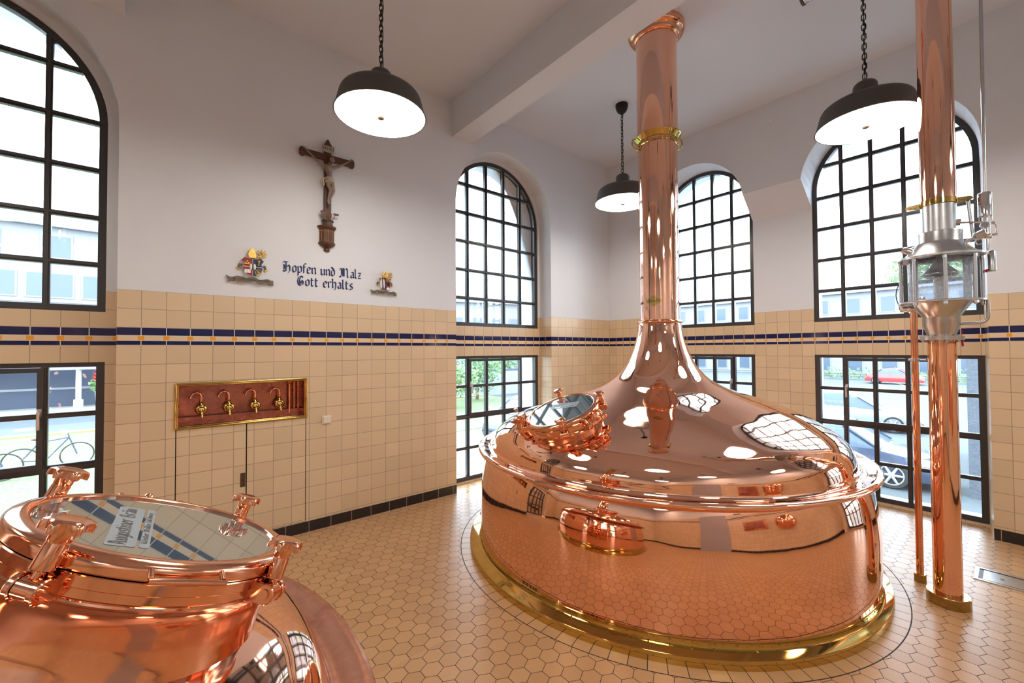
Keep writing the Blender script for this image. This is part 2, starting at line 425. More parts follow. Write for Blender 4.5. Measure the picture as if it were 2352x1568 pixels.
def text_faces(txt, size):
    cu = bpy.data.curves.new('t', 'FONT'); cu.body = txt; cu.size = size; cu.align_x = 'CENTER'; cu.align_y = 'CENTER'; cu.resolution_u = 3
    o = bpy.data.objects.new('t', cu); COL.objects.link(o)
    bpy.context.view_layer.update()
    me = bpy.data.meshes.new_from_object(o.evaluated_get(bpy.context.evaluated_depsgraph_get()))
    vs = [tuple(v.co) for v in me.vertices]; fs = [tuple(p.vertices) for p in me.polygons]
    bpy.data.objects.remove(o); bpy.data.curves.remove(cu); bpy.data.meshes.remove(me); return vs, fs

# ------------------------------------------------------------------ room shell
X0, Y0, ZC = -9.3, -6.7, 4.74
mA = lambda a, b, dd: Vector((a, dd, b))      # long wall: u = x, depth outward = +y
mB = lambda a, b, dd: Vector((dd, a, b))      # window wall: u = y, depth outward = +x
DA, DB = .244, .348
def arch(cx, rad, zs, z0, n=28, rev=False):
    """closed outline of an arched opening, counter-clockwise from bottom left"""
    p = [(cx-rad, z0)]+[(cx+rad*cos(pi-pi*k/n), zs+rad*sin(pi-pi*k/n)) for k in range(n+1)]+[(cx+rad, z0)]
    return p
fl_ = MB().box((X0-.5, Y0-.5, -.12), (0, 0, 0)); fl_.box((-2.98, -.001, -.12), (-1.35, DA+.05, 0)); fl_.box((-7.63, -.001, -.12), (-6.0, DA+.05, 0)); fl_.box((-.001, -4.2, -.12), (DB+.05, -.7, 0)); fl_.box((-.001, -6.5, -.12), (DB+.05, -5.1, 0))
tag(fl_.build('floor', M_FLOOR, smooth=0), kind='structure')
tag(MB().box((X0-.5, Y0-.5, ZC), (.8, .8, ZC+.2)).build('ceiling', M_CEIL, smooth=0), kind='structure')

W1C, W2C, WR = -6.845, -2.166, .80          # window axes on the long wall
zs_f, zs_n = 3.52, 3.53
niche_hole = [(-5.632, 1.092), (-5.632, 1.452), (-4.658, 1.452), (-4.658, 1.092)]
door_bot = .105
out = [(X0, 0)]
for cxx in (W1C, W2C):
    rr = .842 if cxx == W1C else .815
    out += arch(cxx+(.018 if cxx == W1C else 0), rr, zs_n if cxx == W2C else 3.50, 0)
out += [(0, 0), (0, ZC), (X0, ZC)]
cab_hole = [(-5.632, door_bot), (-5.632, 1.452), (-4.658, 1.452), (-4.658, door_bot)]
wl = MB().slab([out, cab_hole], mA, 0, DA)
# outer leaf carrying frames and the tiled band between windows
holes = []
for cxx in (W1C, W2C):
    holes.append([(cxx-.781, 2.03)]+[(cxx+.781*cos(pi-pi*k/28), zs_f+.781*sin(pi-pi*k/28)) for k in range(29)]+[(cxx+.781, 2.03)])
    holes.append([(cxx-.781, .02), (cxx-.781, 1.637), (cxx+.781, 1.637), (cxx+.781, .02)])
wl.slab([[(X0, 0), (.7, 0), (.7, ZC), (X0, ZC)]]+holes, mA, DA, DA+.09)
wo_ = MB().slab([[(X0, -1.6), (.7, -1.6), (.7, 6), (X0, 6)]]+holes, mA, DA+.09, .62)
tag(wo_.build('trim_4', M_PLASTER, smooth=0), kind='structure')
tag(wl.build('wall_left', M_TA, smooth=0), kind='structure')
# window wall: bay opening with its shallow corbel between the two arches
W3C, W4C, W5C, RB = -1.426, -3.466, -5.80, .687
zsp = 3.61
def archpts(c, rad, zs, a0, a1, n=24): return [(c+rad*cos(a0+(a1-a0)*k/n), zs+rad*sin(a0+(a1-a0)*k/n)) for k in range(n+1)]
af = math.asin((3.70-3.60)/.705)
F3 = archpts(W3C, .705, 3.60, 0, pi-0.0); F3 = archpts(W3C, .705, 3.60, af, pi)          # from pier side up and over to far side
F4 = archpts(W4C, .705, 3.60, 0, pi-af)
# outline ordered along decreasing y reversed -> go from y=-4.171 up to -.72
front = [(W4C-.722, 0), (W4C-.722, 3.45)]+list(reversed(archpts(W4C, .71, 3.60, af, pi)))[1:]+[(p[0], p[1]) for p in reversed(archpts(W3C, .705, 3.60, 0, pi-af))]+[(W3C+.705, 0)]
wb = MB()
h5 = arch(W5C, .705, 3.60, 0)
outB = [(Y0, 0)]+h5+front+[(0, 0), (0, ZC), (Y0, ZC)]
def slab_front(mb, loops, mp, dd, skip):
    tris = tessellate_polygon([[Vector((a, b, 0)) for a, b in L] for L in loops]); flat = [p for L in loops for p in L]
    mb.add([mp(a, b, dd) for a, b in flat], [tuple(t) for t in tris])
slab_front(wb, [outB], mB, 0, None)
slab_front(wb, [[(0, 0), (.001, 0), (.001, ZC), (0, ZC)]], mB, 0, None)
def strip(mb, fr, re):
    n = len(fr); mb.add([mB(a, b, 0) for a, b in fr]+[mB(a, b, DB) for a, b in re], [(i, i+1, i+1+n, i+n) for i in range(n-1)])
# window 4 far side jamb, arch, down to corbel
n_ = 24
f4 = [(W4C-.722, 0), (W4C-.722, 3.45)]+list(reversed(archpts(W4C, .71, 3.60, af, pi, n_)))[1:]
r4 = [(W4C-RB, 0), (W4C-RB, 3.45)]+list(reversed(archpts(W4C, RB, zsp, 0, pi, n_)))[1:]
strip(wb, f4, r4)
F4e = f4[-1]; F3s = (W3C-.705*cos(af), 3.70)
strip(wb, [F4e, F4e, F3s, F3s], [(W4C+RB, zsp), (W4C+RB, 3.42), (W3C-RB, 3.42), (W3C-RB, zsp)])
f3 = list(reversed(archpts(W3C, .705, 3.60, 0, pi-af, n_)))+[(W3C+.705, 0)]
r3 = list(reversed(archpts(W3C, RB, zsp, 0, pi, n_)))+[(W3C+RB, 0)]
strip(wb, f3, r3)
f5 = arch(W5C, .705, 3.60, 0); r5 = arch(W5C, RB, zsp, 0); strip(wb, f5, r5)
holesB = []
for cy in (W3C, W4C, W5C):
    holesB.append([(cy-RB, 2.03)]+[(cy+RB*cos(pi-pi*k/28), zsp+RB*sin(pi-pi*k/28)) for k in range(29)]+[(cy+RB, 2.03)])
    holesB.append([(cy-RB, .02), (cy-RB, 1.637), (cy+RB, 1.637), (cy+RB, .02)])
wb.slab([[(Y0, 0), (0.24, 0), (0.24, ZC), (Y0, ZC)]]+holesB, mB, DB, DB+.09)
wo_ = MB().slab([[(Y0, -1.6), (0.34, -1.6), (0.34, 6), (Y0, 6)]]+holesB, mB, DB+.09, .70)
tag(wo_.build('trim_5', M_PLASTER, smooth=0), kind='structure')
wbo = wb.build('wall_right', M_TB, smooth=0); tag(wbo, kind='structure')
tag(MB().box((X0-.3, Y0, 0), (X0, .5, ZC)).build('wall_back', M_TB, smooth=0), kind='structure')
tag(MB().box((X0-.3, Y0-.3, 0), (.65, Y0, ZC)).build('wall_front', M_TA, smooth=0), kind='structure')
# beams
bm_ = MB()
for nm, x0, x1 in (('trim_1', -3.035, -2.755), ('trim_2', -6.20, -5.955)):
    tag(MB().box((x0, Y0, 4.302), (x1, 0, ZC)).build(nm, M_CEIL, smooth=0), kind='structure')
tag(MB().box((X0, Y0, 4.31), (X0+.25, 0, ZC)).build('trim_3', M_CEIL, smooth=0), kind='structure')
# baseboards
bl = MB()
for a, b in ((X0, W1C-.82), (W1C+.857, -5.64), (-5.64, -4.65), (-4.65, W2C-.815), (W2C+.815, 0)): bl.box((a, -.004, 0), (b, .02, .10))
tag(bl.build('baseboard_left', M_BASE, smooth=0), kind='structure')
br_ = MB()
for a, b in ((-.72, 0), (-5.095, W4C-.722), (Y0, W5C-.705)): br_.box((-.004, a, 0), (.02, b, .10))
br_.box((DB-.004, -2.779, 0), (DB+.02, -2.113, .10))
tag(br_.build('baseboard_right', M_BASE, smooth=0), kind='structure')
tag(MB().box((X0, Y0, 0), (X0+.005, 0, .10)).build('baseboard_back', M_BASE, smooth=0), kind='structure')
tag(MB().box((X0, Y0, 0), (-5.85, Y0+.005, .10)).box((-4.65, Y0, 0), (0, Y0+.005, .10)).build('baseboard_front', M_BASE, smooth=0), kind='structure')

# ------------------------------------------------------------------ windows
HS = [2.03, 2.402, 2.772, 3.148, 3.525, 3.905]
def bars(mb, mp, dd, segs, wd=.040):
    """segs: (u0,z0,u1,z1) straight glazing bars, stepped section"""
    for a, b, c, e in segs:
        if a == c:
            for hw, d0, d1 in ((wd/2, dd+.03, dd+.075), (wd*.23, dd+.018, dd+.03)):
                q = [mp(a-hw, b, d0), mp(a+hw, b, d0), mp(a+hw, b, d1), mp(a-hw, b, d1), mp(a-hw, e, d0), mp(a+hw, e, d0), mp(a+hw, e, d1), mp(a-hw, e, d1)]
                mb.add(q, [(0, 1, 5, 4), (1, 2, 6, 5), (2, 3, 7, 6), (3, 0, 4, 7), (0, 3, 2, 1), (4, 5, 6, 7)])
        else:
            for hw, d0, d1 in ((wd/2-.0012, dd+.0315, dd+.0735), (wd*.23-.001, dd+.0192, dd+.0315)):
                q = [mp(a, b-hw, d0), mp(a, b+hw, d0), mp(a, b+hw, d1), mp(a, b-hw, d1), mp(c, b-hw, d0), mp(c, b+hw, d0), mp(c, b+hw, d1), mp(c, b-hw, d1)]
                mb.add(q, [(0, 1, 5, 4), (1, 2, 6, 5), (2, 3, 7, 6), (3, 0, 4, 7), (0, 3, 2, 1), (4, 5, 6, 7)])
WN = [0]
def upper_window(mp, dd, c, rad, zs, bot=2.03):
    WN[0] += 1
    root = thing('window_%d' % WN[0], mp(c, bot, dd), kind='structure')
    fr = MB(); fw = .05
    o_ = [(c-rad, bot)]+[(c+rad*cos(pi-pi*k/32), zs+rad*sin(pi-pi*k/32)) for k in range(33)]+[(c+rad, bot)]
    i_ = [(c-rad+fw, bot+fw)]+[(c+(rad-fw)*cos(pi-pi*k/32), zs+(rad-fw)*sin(pi-pi*k/32)) for k in range(33)]+[(c+rad-fw, bot+fw)]
    fr.slab([o_, i_], mp, dd+.02, dd+.08)
    fr.build('window_frame', M_FRAME, root, smooth=0)
    g = MB(); st = 2*rad/5.12; sg = []
    for k in (-1.5, -.5, .5, 1.5):
        uo = k*st; top = zs+sqrt(max(0, (rad-.02)**2-uo**2)); sg.append((c+uo, bot+.02, c+uo, top))
    for z in HS[1:]:
        hw = rad if z < zs else sqrt(max(0, rad**2-(z-zs)**2)); sg.append((c-hw+.02, z, c+hw-.02, z))
    bars(g, mp, dd, sg); g.build('glazing_bars', M_FRAME, root, smooth=0)
    gl = MB(); gl.add([mp(a, b, dd+.055) for a, b in o_], [tuple(range(len(o_)))]); gl.build('window_glass', M_GLASS, root, smooth=0)
    return root
def lower_window(mp, dd, c, hwid, handle_u, sash):
    WN[0] += 1
    root = thing('window_%d' % WN[0], mp(c, .02, dd), kind='structure')
    b0, b1 = .025, 1.637; fw = .05
    fr = MB(); fr.slab([[(c-hwid, b0), (c-hwid, b1), (c+hwid, b1), (c+hwid, b0)], [(c-hwid+fw, b0+fw), (c-hwid+fw, b1-.035), (c+hwid-fw, b1-.035), (c+hwid-fw, b0+fw)]], mp, dd+.015, dd+.08)
    fr.build('window_frame', M_FRAME, root, smooth=0)
    st = 2*hwid/5.12; g = MB(); sg = []
    for k in (-1.5, -.5, .5, 1.5): sg.append((c+k*st, b0+.02, c+k*st, b1-.02))
    for z in (.437, 1.242): sg.append((c-hwid+.02, z, c+hwid-.02, z))
    bars(g, mp, dd, sg); bars(g, mp, dd, [(c-hwid+.02, .845, c+hwid-.02, .845)], wd=.062)
    g.build('glazing_bars', M_FRAME, root, smooth=0)
    s0, s1 = c+sash[0]*st, c+sash[1]*st
    sh = MB(); sh.slab([[(s0, .86), (s0, 1.60), (s1, 1.60), (s1, .86)], [(s0+.034, .894), (s0+.034, 1.566), (s1-.034, 1.566), (s1-.034, .894)]], mp, dd+.005, dd+.035)
    sh.build('opening_sash', M_FRAME, root, smooth=0)
    gl = MB(); gl.add([mp(a, b, dd+.055) for a, b in ((c-hwid, b0), (c+hwid, b0), (c+hwid, b1), (c-hwid, b1))], [(0, 1, 2, 3)]); gl.build('window_glass', M_GLASS, root, smooth=0)
    h = MB(); hu = handle_u
    def hb(u0, u1, z0, z1, d0, d1):
        h.add([mp(a, z, dq) for a in (u0, u1) for z in (z0, z1) for dq in (d0, d1)], [(0, 1, 3, 2), (4, 6, 7, 5), (0, 4, 5, 1), (2, 3, 7, 6), (0, 2, 6, 4), (1, 5, 7, 3)])
    hb(hu-.013, hu+.013, 1.235, 1.30, dd-.004, dd+.006); h.cyl(mp(hu, 1.275, dd), mp(hu, 1.275, dd-.035), .009)
    hb(hu-.009, hu+.009, 1.15, 1.285, dd-.042, dd-.028)
    h.build('window_handle', M_ALU, root, smooth=30, bevel=.003)
    return root
stA = 2*.781/5.12; stB = 2*RB/5.12
upper_window(mA, DA, W1C, .781, zs_f); lower_window(mA, DA, W1C, .781, W1C+1.5*stA-.02, (-1.5, 1.5))
upper_window(mA, DA, W2C, .781, zs_f); lower_window(mA, DA, W2C, .781, W2C-1.5*stA+.02, (-1.5, 1.5))
upper_window(mB, DB, W3C, RB, zsp); lower_window(mB, DB, W3C, RB, W3C-1.5*stB+.02, (-1.5, 1.5))
upper_window(mB, DB, W4C, RB, zsp); lower_window(mB, DB, W4C, RB, W4C+1.5*stB-.02, (-1.5, 1.5))
upper_window(mB, DB, W5C, RB, zsp); lower_window(mB, DB, W5C, RB, W5C+1.5*stB-.02, (-1.5, 1.5))

# ------------------------------------------------------------------ kettles
def hatch(root, C, n, inward, knobs, handle_a=None, seg=72):
    """round glazed manhole; local frame: z along n, angles from the x-like axis u"""
    n = Vector(n).normalized(); uu = (Vector((1, 0, 0))-n*n.x).normalized(); vv = n.cross(uu)
    X = Matrix(((uu.x, vv.x, n.x, C[0]), (uu.y, vv.y, n.y, C[1]), (uu.z, vv.z, n.z, C[2]), (0, 0, 0, 1)))
    hp = MB(X)
    hp.lathe([(.262, -.034), (.2855, -.034), (.2875, -.036), (.2875, -.0555), (.286, -.057), (.2825, -.0575), (.2825, -.074), (.284, -.075), (.2865, -.077), (.2875, -.081), (.286, -.085)]+spline([(.2845, -.086), (.279, -.097), (.275, -.115), (.274, -.140), (.2745, -.168), (.279, -.200), (.292, -.238), (.34, -.30)], 5), seg)
    neck = hp.build('hatch_neck', M_COPR, root, smooth=28)
    ld = MB(X); ld.lathe([(.2495, -.004)]+spline([(.2495, .000), (.252, .0022), (.258, .0028), (.267, .0022), (.276, -.0005), (.283, -.004), (.287, -.009), (.2885, -.015)], 3)+[(.2885, -.0285), (.287, -.031), (.262, -.031)], seg)
    ld.build('hatch_lid', M_COPR, neck, smooth=28)
    gl = MB(X); gl.lathe([(.0, -.004), (.12, -.004), (.25, -.004)], seg); gl.build('hatch_glass', M_HGLASS, neck, smooth=0)
    for a in knobs:
        a = radians(a); ca, sa = cos(a), sin(a); cl = MB(X)
        P = lambda rr, h, t=0.0: Vector((ca*rr-sa*t, sa*rr+ca*t, h))
        # bracket lugs and pin
        for t in (-.021, .021):
            cl.rev(P(.313, -.062, t-.006), (-sa, ca, 0), [(.0205, 0), (.0225, .002), (.0225, .010), (.0205, .012)], 18)
            cl.add([P(.27, -.082, t-.005), P(.27, -.082, t+.005), P(.31, -.083, t+.005), P(.31, -.083, t-.005), P(.27, -.044, t-.005), P(.27, -.044, t+.005), P(.31, -.042, t+.005), P(.31, -.042, t-.005)],
                   [(0, 1, 2, 3), (4, 7, 6, 5), (0, 4, 5, 1), (1, 5, 6, 2), (2, 6, 7, 3), (3, 7, 4, 0)])
        cl.cyl(P(.313, -.062, -.031), P(.313, -.062, .031), .012, seg=14)
        cl.cyl(P(.313, -.062, -.014), P(.313, -.062, .014), .019, seg=18)
        cl.cyl(P(.313, -.062), P(.308, -.02), .0095, seg=14)
        # sleeve: hexagonal look, collar, shank
        cl.rev(P(.3085, -.032), P(.304, .05)-P(.3085, -.032), [(.0165, 0), (.0190, .002), (.0190, .044), (.0180, .046), (.0180, .048), (.0190, .050), (.0190, .078)], 20)
        # star knob with six lobes
        k0 = P(.304, .036); ring = []; nn = 72
        for lay, (h, sc) in enumerate(((.001, .66), (.002, 1.0), (.0125, 1.0), (.0165, .93), (.0195, .70), (.0200, .45))):
            for k in range(nn):
                th = 2*pi*k/nn; cs = (.5-.5*cos(6*th)); lobe = 1-(.04, .24, .22, .16, .06, .02)[lay]*cs
                q = .0405*sc*lobe; ring.append(Vector((k0.x+cos(th)*q, k0.y+sin(th)*q, k0.z+h-((.0, .004, .002, .001, 0, 0)[lay]*(.5+.5*cos(6*th))))))
        fs = []
        for i in range(5):
            for k in range(nn):
                k2 = (k+1) % nn; fs.append((i*nn+k, i*nn+k2, (i+1)*nn+k2, (i+1)*nn+k))
        fs += [tuple(reversed(range(nn))), tuple(range(5*nn, 6*nn))]
        cl.add(ring, fs)
        cl.build('hatch_clamp', M_COPR, neck, smooth=38)
    # hinge towards the kettle axis
    hg = MB(X); a = radians(inward); ca, sa = cos(a), sin(a)
    P = lambda rr, h, t=0.0: Vector((ca*rr-sa*t, sa*rr+ca*t, h))
    hg.cyl(P(.345, -.055, -.075), P(.345, -.055, .075), .0165, seg=20)
    for t in (-.082, .082, -.05, .05): hg.rev(P(.345, -.055, t-.008), (-sa, ca, 0), [(.02, 0), (.0235, .002), (.0235, .014), (.02, .016)], 20)
    for t in (-.075, .075):
        hg.tube([P(.28, -.02, t), P(.32, -.018, t), P(.345, -.055, t)], .011, 10)
        hg.tube([P(.345, -.055, t*.66), P(.33, -.085, t*.66), P(.275, -.095, t*.66)], .012, 10)
    hg.cyl(P(.37, -.03, 0), P(.345, -.055, 0), .012, seg=10); hg.ball(P(.375, -.025, 0), .015)
    hg.build('hatch_hinge', M_COPR, neck, smooth=40)
    if handle_a:
        a0, a1 = [radians(q) for q in handle_a]; hd = MB(X); rr = .288; ro = .333
        e0 = Vector((cos(a0)*rr, sin(a0)*rr, -.010)); e1 = Vector((cos(a1)*rr, sin(a1)*rr, -.010))
        am = (a0+a1)/2; ou = Vector((cos(am), sin(am), 0))*.036
        hd.tube([e0, e0+ou*.8+Vector((0, 0, -.006))], .0055, 10); hd.tube([e1, e1+ou*.8+Vector((0, 0, -.006))], .0055, 10)
        hd.tube([e0+ou+Vector((0, 0, -.008))-(e1-e0)*.04, e1+ou+Vector((0, 0, -.008))+(e1-e0)*.04], .0062, 12)
        hd.build('hatch_handle', M_COPR, neck, smooth=40)
    return X, neck

CB = (-2.196, -2.157); CC = (-2.137, -2.205)
def kettle(root, cb, cc, s, zr, colr, big=True):
    """s radial scale, zr height of the rim"""
    zz = lambda z: zr+(z-.845)*s if z >= .845 else z*zr/.845
    def cf(rr, z):
        q = min(1, max(0, (rr/s-1.05)/.42)); return (cc[0]+(cb[0]-cc[0])*q, cc[1]+(cb[1]-cc[1])*q)
    body = [(1.600, .03), (1.600, .07), (1.602, .20), (1.602, .30), (1.6005, .40), (1.5955, .50), (1.585, .60), (1.5655, .70), (1.547, .76), (1.529, .80), (1.51, .825)]
    body = [(a*s, zz(b)) for a, b in spline(body, 6)]
    MB().lathe(body, 192, cf=lambda a, b: cb).build('kettle_body', M_COPB, root, smooth=80)
    dome = [(1.494, .8455), (1.4875, .858), (1.482, .885), (1.470, .93), (1.440, .982), (1.370, 1.045), (1.250, 1.110), (1.090, 1.180), (.93, 1.240), (.80, 1.285), (.68, 1.323), (.57, 1.362), (.475, 1.408), (.395, 1.466), (.31, 1.57), (.262, 1.665), (.228, 1.76), (.205, 1.85), (.192, 1.94), (.186, 1.965)]
    dome = [(1.49*s, zr-.012*s)]+[(a*s, zz(b)) for a, b in spline(dome, 7)]
    MB().lathe(dome, 192, cf=cf).build('kettle_dome', M_COP, root, smooth=80)
    fl = [(1.4935, .8465), (1.503, .838), (1.522, .836), (1.550, .842), (1.578, .850), (1.592, .853), (1.606, .852), (1.617, .846), (1.621, .836), (1.617, .825), (1.606, .820), (1.594, .822), (1.578, .826), (1.55, .824), (1.52, .822)]
    fl = [(a*s, zz(b) if b >= .845 else zr+(b-.845)*s) for a, b in spline(fl, 4)]
    MB().lathe(fl, 192, cf=lambda a, b: cb).build('rim_flange', M_COP if big else M_COPT, root, smooth=80)
    z1 = zz(1.965)
    MB().lathe([(colr, z1-.01), (colr, 3.70), (colr*1.0, 3.71)], 72, cf=lambda a, b: cc).build('vapour_stack', M_COPC, root, smooth=60)
    MB().lathe([(colr+.008, 3.70), (colr+.008, ZC)], 72, cf=lambda a, b: cc).build('vapour_stack', M_COPC, root, smooth=60)
    rg = [(colr+.002, z1-.018), (colr+.016, z1-.016), (colr+.024, z1-.006), (colr+.024, z1+.004), (colr+.014, z1+.014), (colr+.002, z1+.018)]
    MB().lathe(spline(rg, 4), 72, cf=lambda a, b: cc).build('stack_ring', M_COPR, root, smooth=60)
    ck = [(colr+.009, ZC-.115), (colr+.02, ZC-.112), (colr+.034, ZC-.10), (colr+.040, ZC-.085), (colr+.044, ZC-.075), (colr+.06, ZC-.066), (colr+.075, ZC-.05), (colr+.082, ZC-.03), (colr+.082, ZC-.002)]
    MB().lathe(spline(ck, 4), 72, cf=lambda a, b: cc).build('ceiling_rosette', M_COPR, root, smooth=60)
    # brass collar with side handles
    cl = MB(); cz = 3.66
    cl.lathe([(colr+.003, cz+.035), (colr+.033, cz+.050), (colr+.038, cz+.047), (colr+.038, cz+.040), (colr+.034, cz+.036), (colr+.012, cz+.006), (colr+.003, cz-.002)], 72, cf=lambda a, b: cc)
    cl.lathe([(colr+.002, cz-.045), (colr+.012, cz-.04), (colr+.012, cz-.02), (colr+.003, cz-.015)], 72, cf=lambda a, b: cc)
    col = cl.build('brass_collar', M_BRASS, root, smooth=50)
    for a in (radians(140), radians(-38)):
        e = Vector((cos(a), sin(a), 0)); b0 = Vector((cc[0], cc[1], 0))
        hd = MB().tube([b0+e*(colr+.035)+Vector((0, 0, cz+.042)), b0+e*(colr+.058)+Vector((0, 0, cz+.03)), b0+e*(colr+.066)+Vector((0, 0, cz-.01)), b0+e*(colr+.048)+Vector((0, 0, cz-.045)), b0+e*(colr+.01)+Vector((0, 0, cz-.06))], .008, 10)
        hd.ball(tuple(b0+e*(colr+.012)+Vector((0, 0, cz-.06))), .014)
        hd.build('collar_handle', M_BRASS, col, smooth=60)
    bs = MB(); R = 1.672*s
    bs.lathe([(R, 0), (R, .046), (R-.002, .051), (R-.006, .053), (1.62*s, .058), (1.607*s, .064), (1.6045*s, .070), (1.6045*s, .098), (1.600*s, .100)], 192, cf=lambda a, b: (KC[0], KC[1]) if (big and a > 1.64) else cb)
    base = bs.build('brass_base', M_BRASS, root, smooth=35)
    if big:
        sc = MB(); sc.rev((0, 0, 0), (1, 0, 0), [(.0055, 0), (.005, .002), (.002, .003)], 8)
        proto = None
        for k in range(46):
            a = radians(118+k*4.2); m = MB(Matrix.Translation((cb[0]+cos(a)*1.6045, cb[1]+sin(a)*1.6045, .087)) @ Matrix.Rotation(a, 4, 'Z'))
            if proto is None:
                m.rev((0, 0, 0), (1, 0, 0), [(.0055, 0), (.005, .002), (.002, .003)], 8); proto = m.build('base_screw', M_BRASSD, base, smooth=0); pa = a
                off = root_loc(base); me = proto.data
                for v in me.vertices: v.co = Matrix.Rotation(-a, 3, 'Z') @ (v.co-(Vector((cb[0]+cos(a)*1.6045, cb[1]+sin(a)*1.6045, .087))-off))
                proto.location = Vector((cb[0]+cos(a)*1.6045, cb[1]+sin(a)*1.6045, .087))-off; proto.rotation_euler.z = a
            else:
                o = proto.copy(); COL.objects.link(o); o.parent = base; o.location = Vector((cb[0]+cos(a)*1.6045, cb[1]+sin(a)*1.6045, .087))-off; o.rotation_euler.z = a

K1 = thing('brew_kettle', (CB[0], CB[1], 0), 'large polished copper brewing kettle with brass foot ring, standing in front of the far windows', 'kettle')
kettle(K1, CB, CC, 1.0, .845, .175)
XM, neckM = hatch(K1, (-3.397, -2.131, 1.265), (-.382, .063, .922), -97, (43, 133, -139, -53))
# small sight fitting behind the hatch
def at_plane(x, y, z):   # point on the ray through a picture point at height z
    v = d*FPX+r2*(x-1176)+u2*(784-y); t = (z-CAM.z)/v.z; return CAM+v*t
def at_dist(x, y, t):
    v = (d*FPX+r2*(x-1176)+u2*(784-y)); return CAM+v*(t/FPX)
q0 = Vector((-3.49, -1.76, 1.135)); ax = Vector((-.33, .10, .94)).normalized()
sg = MB(); prof = [(.040, -.10), (.040, .0), (.052, .002), (.052, .035), (.046, .04), (.018, .042)]
sg.rev(q0, ax, prof, 28)
for k in range(22):
    a = 2*pi*k/22; qq = ax.orthogonal().normalized(); tt = ax.cross(qq); e = (qq*cos(a)+tt*sin(a))*.052
    sg.cyl(q0+ax*.004+e, q0+ax*.034+e, .0045, seg=6)
fit = sg.build('sight_fitting', M_COPR, K1, smooth=40)
MB().cyl(q0+ax*.04, q0+ax*.065, .016).build('tube_socket', M_COPR, fit); MB().cyl(q0+ax*.105, q0+ax*.115, .016).build('tube_cap', M_COPR, fit)
MB().cyl(q0+ax*.065, q0+ax*.105, .014, caps=False).build('glass_tube', M_TUBE, fit)
# maker's plate on the stack
pa = atan2(CAM.y-CC[1], CAM.x-CC[0])+radians(-16)
pl_ = MB(); N_ = 16; W_, H_ = .078, .052
vs = []
for k in range(N_+1):
    t = -1+2*k/N_; aa = pa+t*W_/.178; hh = H_*(1-abs(t))
    for h_ in (-hh, hh):
        for rr in (.1755, .1795): vs.append((CC[0]+cos(aa)*rr, CC[1]+sin(aa)*rr, 2.152+h_))
fs = []
for k in range(N_):
    b = k*4; fs += [(b, b+4, b+6, b+2), (b+1, b+3, b+7, b+5), (b, b+1, b+5, b+4), (b+2, b+6, b+7, b+3)]
plate = pl_.add(vs, fs).build('maker_plate', M_BRASS, K1, smooth=30)
tv, tf = text_faces('Schulz', .036)
MB().add([(CC[0]+cos(pa+(x+.3*y)/.18)*.1802, CC[1]+sin(pa+(x+.3*y)/.18)*.1802, 2.152+y) for x, y, z in tv], tf).build('plate_lettering', M_BLACK, plate, smooth=0)

F0 = (-6.68, -2.895)
K2 = thing('brew_kettle', (F0[0], F0[1], 0), 'copper kettle in the left foreground with tarnished rim, nearest the camera', 'kettle')
kettle(K2, F0, F0, .895, .782, .165, big=False)
XF, neckF = hatch(K2, (-5.711, -2.98, 1.280), (.384, .030, .923), 96, (140, -126, 50, -44), handle_a=(-96, -71), seg=96)

